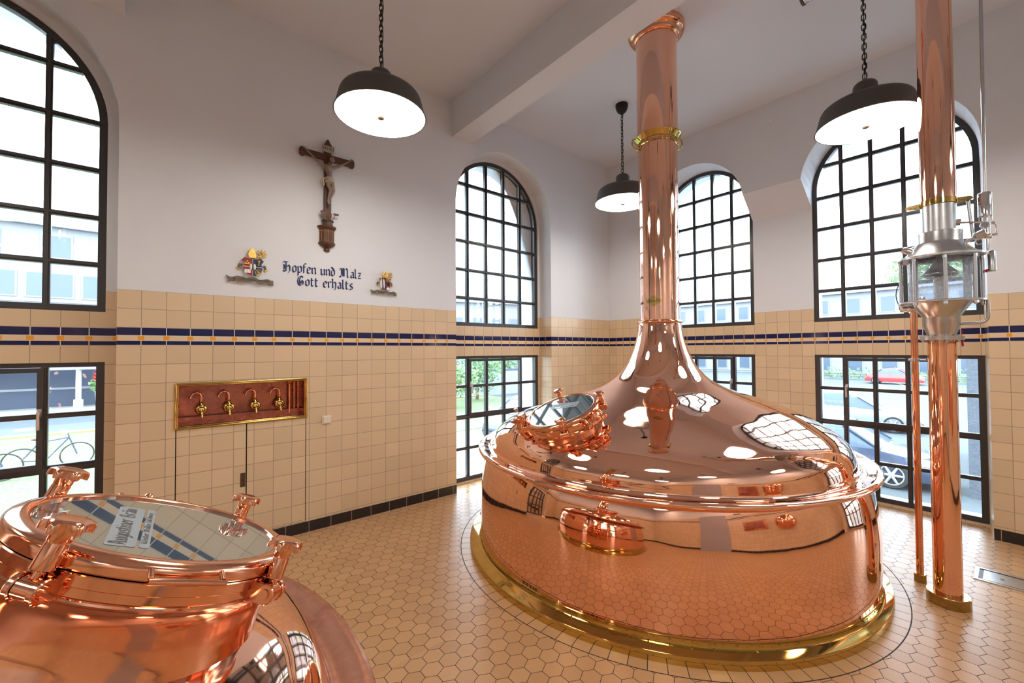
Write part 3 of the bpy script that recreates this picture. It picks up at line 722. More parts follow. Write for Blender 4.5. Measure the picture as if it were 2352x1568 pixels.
# ------------------------------------------------------------------ broad-nib blackletter
GL = {
 'n': (.62, [[(-.1, .9), (0, .8), (0, .18), (.1, .08)], [(.05, .78), (.34, .98), (.5, .8), (.5, .18), (.6, .08)]]),
 'u': (.62, [[(-.1, .9), (0, .8), (0, .22), (.2, .03), (.46, .22)], [(.4, .9), (.5, .8), (.5, .18), (.6, .08)]]),
 'i': (.2, [[(-.1, .9), (0, .8), (0, .18), (.1, .08)], [(-.02, 1.3), (.02, 1.22)]]),
 'o': (.6, [[(.28, .98), (0, .78), (0, .22), (.25, .03)], [(.25, .97), (.5, .78), (.5, .22), (.25, .03)]]),
 'd': (.6, [[(.28, .98), (0, .78), (0, .22), (.25, .03)], [(-.02, 1.36), (.25, 1.15), (.5, .8), (.5, .22), (.25, .03)]]),
 'e': (.55, [[(.28, .98), (0, .78), (0, .22), (.22, .03), (.48, .2)], [(.25, .97), (.47, .78), (.42, .6), (.05, .45)]]),
 'a': (.6, [[(.02, .82), (.25, .97), (.48, .8), (.48, .18), (.58, .08)], [(.45, .55), (.05, .42), (.03, .2), (.2, .04), (.45, .22)]]),
 'p': (.6, [[(-.1, .9), (0, .8), (0, -.38)], [(.05, .8), (.3, .98), (.5, .78), (.5, .22), (.25, .03), (.05, .15)]]),
 'f': (.38, [[(.42, 1.34), (.2, 1.42), (.05, 1.25), (.05, .05)], [(-.12, .92), (.34, .92)]]),
 't': (.42, [[(.05, 1.25), (.05, .2), (.2, .03), (.4, .15)], [(-.1, .92), (.36, .92)]]),
 'r': (.45, [[(-.1, .9), (0, .8), (0, .18), (.1, .08)], [(.05, .8), (.3, .98), (.42, .84)]]),
 'h': (.62, [[(-.08, 1.42), (0, 1.34), (0, .18), (.08, .08)], [(.05, .8), (.3, .98), (.5, .78), (.5, .2), (.32, -.25)]]),
 'l': (.3, [[(-.08, 1.42), (0, 1.34), (0, .2), (.14, .03), (.26, .12)]]),
 's': (.52, [[(.47, .86), (.25, .98), (.04, .8), (.1, .62), (.42, .42), (.48, .22), (.25, .03), (0, .14)]]),
 'z': (.52, [[(0, .9), (.46, .92), (.04, .1), (.5, .1)], [(.1, .5), (.4, .5)]]),
 'g': (.6, [[(.28, .98), (0, .78), (0, .25), (.25, .06), (.48, .22)], [(.48, .85), (.5, .1), (.4, -.2), (.15, -.33), (0, -.2)]]),
 'b': (.6, [[(-.08, 1.42), (0, 1.34), (0, .2), (.25, .03)], [(.05, .8), (.3, .98), (.5, .78), (.5, .22), (.25, .03)]]),
 'm': (1.1, [[(-.1, .9), (0, .8), (0, .18), (.1, .08)], [(.05, .78), (.3, .98), (.46, .8), (.46, .18), (.56, .08)], [(.5, .78), (.76, .98), (.93, .8), (.93, .18), (1.03, .08)]]),
 'w': (1.0, [[(-.1, .9), (0, .8), (0, .22), (.2, .03), (.45, .25)], [(.35, .9), (.45, .8), (.45, .22), (.65, .03), (.9, .3), (.9, .75), (.75, .95)]]),
 'H': (1.2, [[(-.1, 1.15), (.08, 1.40), (.45, 1.32), (.75, 1.42)], [(.0, .95), (.14, .85), (.14, .3), (-.02, .1)], [(.40, 1.3), (.40, .12)], [(.02, .62), (.62, .70)], [(.45, .72), (.75, .98), (.98, .75), (.98, .2), (.70, -.22)], [(-.02, .12), (.22, .02), (.5, .12)]]),
 'G': (1.0, [[(.8, 1.18), (.5, 1.4), (.15, 1.2), (.02, .7), (.12, .2), (.42, .03), (.8, .2), (.85, .55), (.6, .78)], [(.42, 1.32), (.3, .8), (.38, .2)], [(.55, .3), (.55, .62)]]),
 'M': (1.65, [[(-.1, 1.05), (.08, 1.36), (.26, 1.2), (.26, .5), (.1, .1)], [(.26, 1.15), (.55, 1.42), (.70, 1.2), (.70, .12)], [(.72, 1.15), (1.08, 1.42), (1.28, 1.15), (1.28, .2), (1.44, .06)], [(-.08, .14), (.12, .02), (.34, .14)], [(.48, 1.25), (.48, .2)]]),
 'A': (.95, [[(0, 1.05), (.3, 1.4), (.6, 1.2), (.7, .15), (.84, .05)], [(.35, 1.25), (.12, .7), (.22, .3), (-.05, .05)], [(.15, .6), (.68, .62)]]),
 'B': (.9, [[(.1, 1.3), (.1, .12), (.5, .03), (.75, .25), (.68, .6), (.3, .75)], [(.0, 1.2), (.4, 1.42), (.66, 1.15), (.3, .8)]]),
 'K': (.8, [[(.05, 1.38), (.05, .05)], [(.05, .75), (.5, 1.2)], [(.2, .85), (.5, .2), (.7, .05)]]),
 'S': (.8, [[(.7, 1.2), (.4, 1.4), (.1, 1.15), (.15, .9), (.6, .6), (.7, .3), (.4, .03), (.0, .2)]]),
 ' ': (.42, []),
}
def blackletter(txt, xh, wn=.2, ang=38, sp=.22):
    """returns verts (x,y), faces; broad-nib strokes"""
    vs = []; fs = []; x = 0; nv = (cos(radians(ang))*wn/2*xh, sin(radians(ang))*wn/2*xh)
    def stroke(pl):
        for (a, b), (c, e) in zip(pl[:-1], pl[1:]):
            a, b, c, e = x+a*xh, b*xh, x+c*xh, e*xh; n = len(vs)
            vs.extend([(a-nv[0], b-nv[1]), (a+nv[0], b+nv[1]), (c+nv[0], e+nv[1]), (c-nv[0], e-nv[1])]); fs.append((n, n+1, n+2, n+3))
        # slight weight so thin diagonals keep ink
        for (a, b), (c, e) in zip(pl[:-1], pl[1:]):
            a, b, c, e = x+a*xh, b*xh, x+c*xh, e*xh; L = hypot(c-a, e-b) or 1; px, py = -(e-b)/L*.03*xh, (c-a)/L*.03*xh; n = len(vs)
            vs.extend([(a-px, b-py), (a+px, b+py), (c+px, e+py), (c-px, e-py)]); fs.append((n, n+1, n+2, n+3))
    for ch in txt:
        key = {'ä': 'a', 'ü': 'u', 'ö': 'o'}.get(ch, ch); wd, st = GL[key]
        for s_ in st: stroke(s_)
        if ch in 'äü':
            stroke([(.08, 1.3), (.14, 1.22)]); stroke([(.38, 1.3), (.44, 1.22)])
        x += (wd+sp)*xh
    return vs, fs, x
def letter_mesh(mb, txt, xh, place, wn=.2, center=True, width=None):
    vs, fs, L = blackletter(txt, xh, wn); k = (width/L) if width else 1.0
    o = -L*k/2 if center else 0
    eps = 0
    for i, f in enumerate(fs):
        mb.add([place(vs[j][0]*k+o, vs[j][1], (i % 40)*2e-6) for j in f], [(0, 1, 2, 3)])

# wall inscription
ins = MB()
letter_mesh(ins, 'Hopfen und Malz', .067, lambda a, b, e: (-4.494+a, -.0022-e, 2.455+b), wn=.27, width=.735)
letter_mesh(ins, 'Gott erhalts', .067, lambda a, b, e: (-4.475+a, -.0022-e, 2.335+b), wn=.27, width=.53)
tag(ins.build('wall_inscription', M_INK, smooth=0), 'two lines of dark blue gothic lettering on the white wall between the coats of arms', 'lettering')

# etched sticker on the foreground hatch glass
def sticker(X, neck, flip, uvc, L, q_):
    """white film on the glass; long axis along local direction flip"""
    a = radians(flip); e1 = Vector((cos(a), sin(a), 0)); e2 = Vector((-sin(a), cos(a), 0)); c = Vector((uvc[0], uvc[1], 0))
    pl = lambda s_, t_, z_: c+e1*s_+e2*t_+Vector((0, 0, z_))
    st = MB(X)
    def rr(s0, s1, t0, t1, rad=.008, z_=-.0034):
        pts = []
        for cx_, cy_, a0 in ((s1-rad, t1-rad, 0), (s0+rad, t1-rad, 90), (s0+rad, t0+rad, 180), (s1-rad, t0+rad, 270)):
            for k in range(5): pts.append(pl(cx_+rad*cos(radians(a0+k*22.5)), cy_+rad*sin(radians(a0+k*22.5)), z_))
        st.add(pts, [tuple(range(len(pts)))])
    rr(-L/2, L/2, -.006*q_, .047*q_); big = st.build('glass_label', M_FILM, neck, smooth=0)
    st = MB(X); rr(-L/2, L/2, -.030*q_, -.012*q_); st.build('glass_label', M_FILM, neck, smooth=0)
    tx = MB(X); letter_mesh(tx, 'Augustiner Bräu', .022*q_, lambda p, q, e: pl(p, .010*q_+q, -.0030+e), wn=.24, width=L*.93); tx.build('label_lettering', M_LBL, neck, smooth=0)
    tx = MB(X); letter_mesh(tx, 'Kloster Mülln Salzburg', .0085*q_, lambda p, q, e: pl(p, -.025*q_+q, -.0030+e), wn=.24, width=L*.8); tx.build('label_lettering', M_LBL, neck, smooth=0)
M_FILM = simple('pale_etched_film', (0.30, 0.36, 0.40), .25, spec=.6)
M_LBL = simple('label_print', (0.07, 0.07, 0.07), .4)
sticker(XF, neckF, 88, (-.062, -.02), .32, 1.0)
sticker(XM, neckM, -72, (.055, .02), .23, 1.15)

# ------------------------------------------------------------------ pendant lamps
def make_lamp():
    z0 = 3.515; L = thing('pendant_lamp', (-1.37, -1.27, ZC)); cx, cy = -1.37, -1.27
    sh = [(.338, z0), (.341, z0+.004), (.336, z0+.012), (.324, z0+.05), (.306, z0+.12), (.299, z0+.142), (.286, z0+.163), (.262, z0+.178), (.21, z0+.188), (.14, z0+.194), (.078, z0+.198)]
    MB().lathe(spline(sh, 3), 72, c=(cx, cy, 0)).lathe([(.332, z0+.001), (.338, z0)], 72, c=(cx, cy, 0)).build('lamp_shade', M_SHADE, L, smooth=50)
    nk = [(.082, z0+.194), (.081, z0+.30), (.072, z0+.335), (.05, z0+.352), (.02, z0+.358), (.001, z0+.359)]
    MB().lathe(spline(nk, 4), 40, c=(cx, cy, 0)).build('lamp_neck', M_SHADE, L, smooth=50)
    df = [(.0, z0-.012), (.10, z0-.0115), (.22, z0-.008), (.31, z0-.001), (.333, z0+.003)]
    MB().lathe(df, 64, c=(cx, cy, 0)).build('diffuser', M_LAMP, L, smooth=60)
    MB().lathe([(.0, z0-.026), (.018, z0-.025), (.026, z0-.018), (.027, z0-.012)], 24, c=(cx, cy, 0)).build('diffuser_knob', M_TAUPE, L, smooth=50)
    ch = MB(); zt = ZC-.09; z = z0+.365; k = 0; lk = .047
    ch.tube([(cx+.013*cos(a), cy, z+.004+.013*sin(a)) for a in [2*pi*i/12 for i in range(12)]], .0035, 6, closed=True)
    z += .012
    while z < zt-.01:
        pts = []
        for i in range(14):
            a = 2*pi*i/14; ex = .0135*cos(a); ez = (lk/2-.007)*(1 if sin(a) > 0 else -1)*min(1, abs(sin(a))*3)+.009*sin(a)
            pts.append((cx+(ex if k % 2 else 0), cy+(0 if k % 2 else ex), z+lk/2+ez))
        ch.tube(pts, .0040, 6, closed=True); z += lk-.0065; k += 1
    ch.build('chain', M_IRON, L, smooth=60)
    cb_ = [(cx+.012+.006*sin(i*.9), cy+.006*cos(i*.7), z0+.35+(zt-z0-.34)*i/24) for i in range(25)]
    MB().tube(cb_, .0028, 6).build('lamp_cable', M_IRON, L, smooth=60)
    cn = [(.012, ZC-.115), (.028, ZC-.11), (.055, ZC-.085), (.072, ZC-.045), (.076, ZC-.012), (.076, ZC-.001)]
    c_ = MB().lathe(spline(cn, 4), 40, c=(cx, cy, 0)); c_.lathe([(.004, ZC-.13), (.010, ZC-.128), (.012, ZC-.115)], 16, c=(cx, cy, 0)); c_.build('ceiling_canopy', M_IRON, L, smooth=60)
    tag(L, 'smallest-looking pendant lamp, beside the tall copper stack, its round ceiling canopy in view', 'lamp', 'pendant lamps on chains')
    return L
lamp = make_lamp()
dup(lamp, (-4.444, -1.25, ZC), 'dark enamel pendant lamp hanging on its own above and right of the crucifix')
dup(lamp, (-1.366, -3.60, ZC), 'dark enamel pendant lamp hanging in front of the right-hand arched window')
for xy, lb in (((-4.444, -3.60), 'pendant lamp over the open floor behind the foreground kettle, seen only as a reflection'),
               ((-7.5, -1.25), 'pendant lamp by the left arched window, seen only as a reflection'),
               ((-7.5, -3.60), 'pendant lamp above the far side of the foreground kettle, seen only as a reflection'),
               ((-1.366, -5.95), 'pendant lamp beyond the sight glass column, seen only as a reflection'),
               ((-4.444, -5.95), 'pendant lamp near the rear doors, seen only as a reflection'),
               ((-7.5, -5.95), 'pendant lamp in the rear corner, seen only as a reflection')):
    dup(lamp, (xy[0], xy[1], ZC), lb)

# ------------------------------------------------------------------ sight-glass column
C2 = Vector((-1.653, -4.022, 0)); RD = Vector((.997, .08, 0)); PR = Vector((.08, -.997, 0))
PT = lambda t, dp, z: C2+PR*t+RD*dp+Vector((0, 0, z))
KV = thing('vapour_column', tuple(C2), 'tall copper pipe with steel flanges and a glass cylinder in its middle, on a round brass foot at right', 'pipe')
cc_ = (C2.x, C2.y, 0)
MB().lathe([(.0715, .055), (.0715, 1.775)], 64, c=cc_).build('lower_pipe', M_COPC, KV, smooth=60)
MB().lathe([(.0895, 2.70), (.0900, ZC)], 64, c=cc_).build('upper_pipe', M_COPC, KV, smooth=60)
MB().lathe([(.109, 0), (.109, .066), (.106, .07), (.072, .07)], 64, c=cc_).build('brass_foot', M_BRASSD, KV, smooth=35)
cl = MB().lathe([(.0905, 2.682), (.094, 2.684), (.094, 2.718), (.0905, 2.72)], 64, c=cc_)
clamp = cl.build('brass_clamp', M_BRASS, KV, smooth=35)
for sgn in (-1, 1):
    b = MB()
    for dd in (-.004, .004):
        b.add([PT(sgn*.09, dd-.002, 2.682), PT(sgn*.15, dd-.002, 2.686), PT(sgn*.165, dd-.002, 2.70), PT(sgn*.15, dd-.002, 2.714), PT(sgn*.09, dd-.002, 2.718),
               PT(sgn*.09, dd+.002, 2.682), PT(sgn*.15, dd+.002, 2.686), PT(sgn*.165, dd+.002, 2.70), PT(sgn*.15, dd+.002, 2.714), PT(sgn*.09, dd+.002, 2.718)],
              [(0, 1, 2, 3, 4), (9, 8, 7, 6, 5)]+[(i, i+5, (i+1) % 5+5, (i+1) % 5) for i in range(5)])
    for t in (.115, .14): b.cyl(PT(sgn*t, -.014, 2.70), PT(sgn*t, .014, 2.70), .007, seg=8)
    b.build('clamp_lug', M_BRASSD, clamp, smooth=30)
st = [(.0885, 2.68), (.0885, 2.50), (.113, 2.497), (.114, 2.493), (.114, 2.43), (.118, 2.42), (.150, 2.378), (.185, 2.34), (.185, 2.335)]
MB().lathe(st, 64, c=cc_).build('upper_steel_cone', M_STEEL, KV, smooth=30)
def flange(r0, r1, z0, z1, nm):
    return MB().lathe([(r0, z0), (r1-.003, z0), (r1, z0+.003), (r1, z1-.003), (r1-.003, z1), (r0, z1), (r0, z0)], 64, c=cc_).build(nm, M_STEEL, KV, smooth=30)
fu = flange(.15, .214, 2.317, 2.335, 'upper_flange'); flo = flange(.10, .214, 2.016, 2.030, 'lower_flange')
MB().lathe([(.158, 2.030), (.158, 2.317)], 64, c=cc_).build('glass_cylinder', M_TUBE, KV, smooth=60)
for k in range(8):
    a = radians(12+45*k); x, y = C2.x+.197*cos(a), C2.y+.197*sin(a)
    MB().cyl((x, y, 2.026), (x, y, 2.320), .0105, seg=14).build('tie_rod', M_STEEL, KV, smooth=50)
    for z, s_ in ((2.016, -1), (2.313, -1)):
        MB().cyl((x, y, z), (x, y, z+s_*.016), .013, seg=6).ball((x, y, z+s_*.018), .009, 10).build('hex_nut', M_STEELP, KV, smooth=30)
lo = [(.155, 2.018), (.142, 2.002), (.0935, 1.924), (.0925, 1.918), (.0925, 1.862), (.072, 1.805), (.072, 1.79)]
MB().lathe(lo, 64, c=cc_).build('lower_steel_cone', M_STEEL, KV, smooth=30)
f3_ = MB().lathe([(.07, 1.765), (.107, 1.765), (.109, 1.767), (.109, 1.776), (.105, 1.777), (.105, 1.780), (.109, 1.781), (.109, 1.790), (.07, 1.792)], 64, c=cc_)
for k in range(8):
    a = radians(20+45*k); f3_.cyl((C2.x+.092*cos(a), C2.y+.092*sin(a), 1.752), (C2.x+.092*cos(a), C2.y+.092*sin(a), 1.80), .008, seg=6)
f3_.build('pipe_flange', M_STEEL, KV, smooth=30)
hat = [(.02, 2.315), (.03, 2.30), (.05, 2.265), (.085, 2.228), (.095, 2.216), (.09, 2.205), (.06, 2.19), (.03, 2.185), (.03, 2.03)]
MB().lathe(spline(hat, 3), 48, c=cc_).build('inner_baffle', M_STEEL, KV, smooth=50)
# instruments bolted to the device
v1 = MB(); v1.rev(PT(.212, 0, 2.56), (0, 0, 1), [(.030, 0), (.033, .003), (.033, .150), (.030, .155), (.018, .160)], 28)
for t, dp in ((.185, 0), (.239, 0), (.212, .027), (.212, -.027)): v1.cyl(PT(t, dp, 2.535), PT(t, dp, 2.565), .004, seg=6)
v1.build('actuator_housing', M_STEELP, KV, smooth=40)
v2 = MB(); v2.ball(tuple(PT(.210, 0, 2.505)), .024, 16); v2.cyl(PT(.210, 0, 2.50), PT(.210, 0, 2.56), .012)
v2.cyl(PT(.088, 0, 2.548), PT(.205, 0, 2.528), .0065); v2.cyl(PT(.085, 0, 2.552), PT(.104, 0, 2.549), .022, seg=20)
v2.cyl(PT(.210, -.03, 2.505), PT(.210, .03, 2.505), .016); v2.cyl(PT(.235, 0, 2.515), PT(.252, 0, 2.512), .008)
v2.tube([PT(.236, 0, 2.51), PT(.252, 0, 2.505), PT(.256, 0, 2.495), PT(.256, 0, 2.452)], .003, 8)
v2.build('small_valve', M_STEELP, KV, smooth=40)
g1 = MB(); A_ = PT(.118, -.03, 2.405); B_ = PT(.205, -.03, 2.452); dirv = (B_-A_).normalized()
g1.rev(A_, dirv, [(.010, 0), (.011, .045), (.016, .05), (.026, .055), (.026, .100), (.022, .105)], 24)
g1.build('pressure_gauge', M_STEELP, KV, smooth=35)
v3 = MB(); v3.ball(tuple(PT(.222, 0, 2.43)), .020, 14); v3.cyl(PT(.222, 0, 2.34), PT(.222, 0, 2.50), .011); v3.cyl(PT(.19, 0, 2.425), PT(.262, 0, 2.44), .008)
v3.cyl(PT(.262, 0, 2.425), PT(.262, 0, 2.46), .004, seg=8); v3.tube([PT(.19, -.02, 2.42), PT(.18, -.03, 2.43), PT(.165, -.02, 2.40), PT(.175, 0, 2.385), PT(.20, -.01, 2.385)], .004, 8)
v3.build('sampling_valve', M_STEELP, KV, smooth=40)
v4 = MB(); v4.rev(PT(.236, .02, 2.205), (0, 0, 1), [(.017, 0), (.020, .003), (.020, .125), (.012, .135)], 24); v4.build('level_sensor', M_STEEL, KV, smooth=40)
MB().cyl(PT(.205, .01, 2.205), PT(.218, .01, 2.215), .009, seg=10).build('red_cap', M_REDP, KV)
lc = MB(); lc.rev(PT(-.115, -.02, 2.375), PT(-.19, -.02, 2.412)-PT(-.115, -.02, 2.375), [(.012, 0), (.022, .01), (.023, .07), (.018, .078)], 24)
lc.tube([PT(-.15, 0, 2.41), PT(-.13, 0, 2.42), PT(-.10, .01, 2.425)], .003, 6); lc.build('lamp_fitting', M_STEELP, KV, smooth=40)
cbm = MB(); cbm.tube(spline([tuple(PT(-.197, 0, 2.18)), tuple(PT(-.217, 0, 2.14)), tuple(PT(-.224, 0, 2.085)), tuple(PT(-.214, 0, 2.03)), tuple(PT(-.203, 0, 2.0)), tuple(PT(-.203, 0, 1.985))], 5), .0028, 6)
cbm.cyl(PT(-.206, 0, 2.02), PT(-.203, 0, 1.985), .0065, seg=8); cbm.build('sensor_cable', M_RUB, KV, smooth=60)
hc = MB(); hc.rev(PT(-.205, -.01, 1.985), PR, [(.017, 0), (.019, .003), (.019, .09), (.017, .095)], 24); hc.build('drain_cylinder', M_STEELP, KV, smooth=40)
bt = [PT(.213, 0, 2.02), PT(.213, 0, 1.93), PT(.208, 0, 1.897), PT(.19, 0, 1.88), PT(.165, 0, 1.873), PT(.09, 0, 1.873)]
MB().tube(spline([tuple(q) for q in bt], 5), .0095, 12).build('bypass_tube', M_STEEL, KV, smooth=60)
MB().tube([PT(.213, 0, 2.72), PT(.222, 0, ZC)], .009, 12).build('supply_pipe', M_STEEL, KV, smooth=60)
MB().tube([PT(.138, .02, 2.70), PT(.148, .02, 2.56), PT(.158, .02, 2.44)], .0095, 10).build('bypass_tube', M_STEEL, KV, smooth=60)
rl = MB(); rl.tube([PT(.092, 0, 1.83), PT(.093, 0, 1.80)], .004, 8); rl.tube([PT(.095, 0, 1.765), PT(.097, 0, 1.735), PT(.098, 0, 1.722)], .0055, 8); rl.build('red_lever', M_REDP, KV, smooth=50)

# thin pipe behind
TP = (-1.432, -3.862, 0)
K3 = thing('copper_pipe', TP, 'thin copper pipe with a brass foot standing just behind the thick column', 'pipe')
MB().lathe([(.021, .04), (.021, 2.02)], 32, c=TP).build('pipe_shaft', M_COPT if False else M_COPR, K3, smooth=60)
MB().lathe([(.034, 0), (.034, .055), (.031, .058), (.021, .058)], 32, c=TP).build('brass_foot', M_BRASSD, K3, smooth=35)
b = MB(); b.lathe([(.0212, 1.612), (.026, 1.613), (.026, 1.635), (.0212, 1.636)], 24, c=TP)
b.cyl(Vector(TP)+PR*.02+Vector((0, 0, 1.624)), Vector(TP)+PR*.06+Vector((0, 0, 1.624))-RD*.06, .005, seg=8); b.cyl(Vector(TP)-PR*.035+Vector((0, 0, 1.624)), Vector(TP)-PR*.02+Vector((0, 0, 1.624)), .008, seg=8)
b.build('pipe_clip', M_STEEL, K3, smooth=30)
MB().tube(spline([(TP[0], TP[1], 2.015), (TP[0]-.005, TP[1]-.01, 2.05), (TP[0]-.05, TP[1]-.05, 2.065), (TP[0]-.07, TP[1]-.06, 2.045)], 4), .021, 20).build('pipe_elbow', M_COPR, K3, smooth=60)

# floor drain
DR = thing('floor_drain', (-.95, -4.245, 0), 'square stainless floor drain sunk in the tiles right of the column foot', 'drain')
q = MB()
for lo_, hi_ in (((-1.083, -4.38, .0005), (-1.06, -4.11, .006)), ((-.84, -4.38, .0005), (-.817, -4.11, .006)), ((-1.06, -4.132, .0005), (-.84, -4.11, .006)), ((-1.06, -4.38, .0005), (-.84, -4.358, .006))): q.box(lo_, hi_)
q.build('drain_frame', M_STEEL, DR, smooth=0)
MB().box((-1.06, -4.358, .0004), (-.84, -4.132, .0012)).build('drain_gap', M_BLACK, DR, smooth=0)
MB().box((-1.045, -4.35, .0012), (-.855, -4.155, .0035)).build('drain_plate', M_STEEL, DR, smooth=0)
MB().lathe([(0, .0037), (.011, .0037)], 16, c=(-.955, -4.249, 0)).build('drain_hole', M_BLACK, DR, smooth=0)

# ------------------------------------------------------------------ tap niche and cabinet in the long wall
NX0, NX1, NZ0, NZ1 = -5.632, -4.658, 1.092, 1.452
TN = thing('tap_niche', (-5.145, 0, NZ0), 'copper-lined niche with brass frame in the tiled wall, holding four taps', 'niche')
nb = MB()
x0, x1, z0, z1, dp = NX0+.012, NX1-.012, NZ0+.012, NZ1-.012, .17
nb.add([(x0, -.004, z0), (x1, -.004, z0), (x1, -.004, z1), (x0, -.004, z1), (x0, dp, z0), (x1, dp, z0), (x1, dp, z1), (x0, dp, z1)], [(4, 5, 6, 7), (0, 4, 7, 3), (1, 2, 6, 5), (3, 7, 6, 2), (0, 1, 5, 4)])
nb.add([(x0, dp-.0, z0), (x1, dp, z0), (x1, .05, z0+.002), (x0, .05, z0+.002)], [(0, 1, 2, 3)])
nb.build('copper_lining', M_COPN, TN, smooth=0)
MB().box((x0, dp-.05, z0+.001), (x1, dp-.045, z0+.06)).build('splash_strip', M_COPN, TN, smooth=0)
fr = MB()
t = .020
for a, b_, c_, e in ((NX0, NZ0, NX1, NZ0), (NX0, NZ1, NX1, NZ1), (NX0, NZ0, NX0, NZ1), (NX1, NZ0, NX1, NZ1)):
    fr.cyl((a, -.006, b_), (c_, -.006, e), .009, seg=12)
    fr.cyl((a+(.013 if a == c_ == NX0 else -.013 if a == c_ else 0), -.003, b_+(.013 if b_ == e == NZ0 else -.013 if b_ == e else 0)), (c_+(.013 if a == c_ == NX0 else -.013 if a == c_ else 0), -.003, e+(.013 if b_ == e == NZ0 else -.013 if b_ == e else 0)), .005, seg=8)
for a in (NX0, NX1):
    for b_ in (NZ0, NZ1): fr.ball((a, -.006, b_), .009, 12)
fr.build('brass_frame', M_BRASS, TN, smooth=50)
def tap(x, z, lab):
    T_ = thing('beer_tap', (x, .11, z), lab, 'tap', 'taps in the copper niche')
    b = MB(); y0 = .165
    b.rev((x, y0, z), (0, -1, 0), [(.034, 0), (.036, .004), (.030, .012), (.016, .018), (.016, .04), (.026, .046), (.038, .056), (.042, .066), (.042, .076), (.036, .086), (.026, .090)], 32)
    b.build('tap_body', M_BRASS, T_, smooth=40)
    k = MB(); k.rev((x, y0-.088, z), (0, -1, 0), [(.020, 0), (.024, .004), (.018, .014), (.008, .018)], 24)
    k.tube([(x, y0-.10, z), (x+.002, y0-.112, z-.02), (x+.003, y0-.118, z-.058)], [.006, .0065, .0085], 12); k.ball((x+.003, y0-.118, z-.062), .0085, 10)
    k.build('tap_lever', M_BRASS, T_, smooth=50)
    n = MB(); n.rev((x, y0-.066, z+.038), (0, 0, 1), [(.016, 0), (.018, .004), (.013, .012), (.016, .02), (.010, .026)], 20); n.build('spout_nut', M_BRASS, T_, smooth=40)
    n = MB(); n.tube(spline([(x, y0-.066, z+.055), (x, y0-.066, z+.105), (x-.012, y0-.066, z+.135), (x-.04, y0-.066, z+.142), (x-.062, y0-.066, z+.125), (x-.075, y0-.066, z+.098)], 5), [.0085]*25+[.011], 14)
    n.build('swan_neck', M_COPR, T_, smooth=60)
for x, l in ((-5.46, 'swan-neck copper tap in the wall niche, leftmost of the four'), (-5.265, 'swan-neck copper tap in the wall niche, second from the left'), (-5.065, 'swan-neck copper tap in the wall niche, third from the left'), (-4.868, 'swan-neck copper tap in the wall niche, beside the upright pipes at its right end')):
    tap(x, 1.225, l)
pp = MB()
for x, rr in ((-4.775, .012), (-4.735, .007), (-4.70, .007)): pp.cyl((x, .13, NZ0+.03), (x, .13, NZ1-.02), rr, seg=14)
pp.cyl((-4.79, .13, NZ1-.04), (-4.76, .13, NZ1-.02), .018); pp.build('supply_pipes', M_COPR, TN, smooth=50)
# doors: tiled leaves under the niche with dark gaps
WC = thing('wall_cabinet', (-5.145, 0, .105), 'flush cabinet with two tiled doors below the copper tap niche', 'cabinet')
MB().box((NX0+.001, .03, .106), (NX1-.001, .05, NZ0-.014)).build('cabinet_recess', M_BLACK, WC, smooth=0)
for a, b_ in ((NX0+.007, -5.147), (-5.138, NX1-.007)):
    D_ = MB().box((a, -.001, .110), (b_, .02, NZ0-.012)).build('cabinet_door', M_TA, WC, smooth=0)
    if b_ == -5.147:
        MB().box((-5.187, -.0035, .535), (-5.150, -.001, .655)).build('lock_plate', M_LOCK, D_, smooth=0)
        MB().cyl((-5.168, -.0042, .592), (-5.168, -.003, .592), .006, seg=12).build('keyhole', M_BLACK, D_, smooth=0)
SW = thing('light_switch', (-4.474, 0, 1.043), 'square cream light switch on the tiled wall right of the taps', 'switch')
MB().box((-4.516, -.010, 1.003), (-4.434, -.0005, 1.083)).build('switch_plate', M_PLASTIC, SW, smooth=0, bevel=.002)
MB().box((-4.504, -.016, 1.012), (-4.440, -.010, 1.075)).build('rocker', M_PLASTIC, SW, smooth=0, bevel=.002)
CPW = thing('smoke_sensor', (0, -2.468, 4.51), 'small round white cap high on the wall between the two arched windows', 'sensor')
MB().rev((0, -2.468, 4.51), (-1, 0, 0), [(.022, 0), (.022, .006), (.018, .010), (.010, .011)], 24).build('cap_disc', M_WHITE, CPW, smooth=40)
# cylindrical steel fixture under the ceiling, upper right
tx_, ty_ = -1.703, -3.273
CF = thing('ceiling_tube', (tx_, ty_-.5, ZC), 'steel cylinder fixed under the ceiling at the top edge right of the beam', 'tube')
f = MB(); f.rev((tx_, ty_, 4.62), (0, -1, 0), [(.070, 0), (.076, .004), (.076, 1.1), (.07, 1.104)], 40); f.build('tube_body', M_STEELP, CF, smooth=40)
f = MB(); f.rev((tx_, ty_, 4.62), (0, 1, 0), [(.079, -.012), (.083, -.006), (.083, .004), (.078, .010)], 40); f.build('end_ring', M_SHADE, CF, smooth=30)
for k in (.25, .85): MB().cyl((tx_, ty_-k, 4.69), (tx_, ty_-k, ZC), .012).build('bracket', M_IRON, CF)

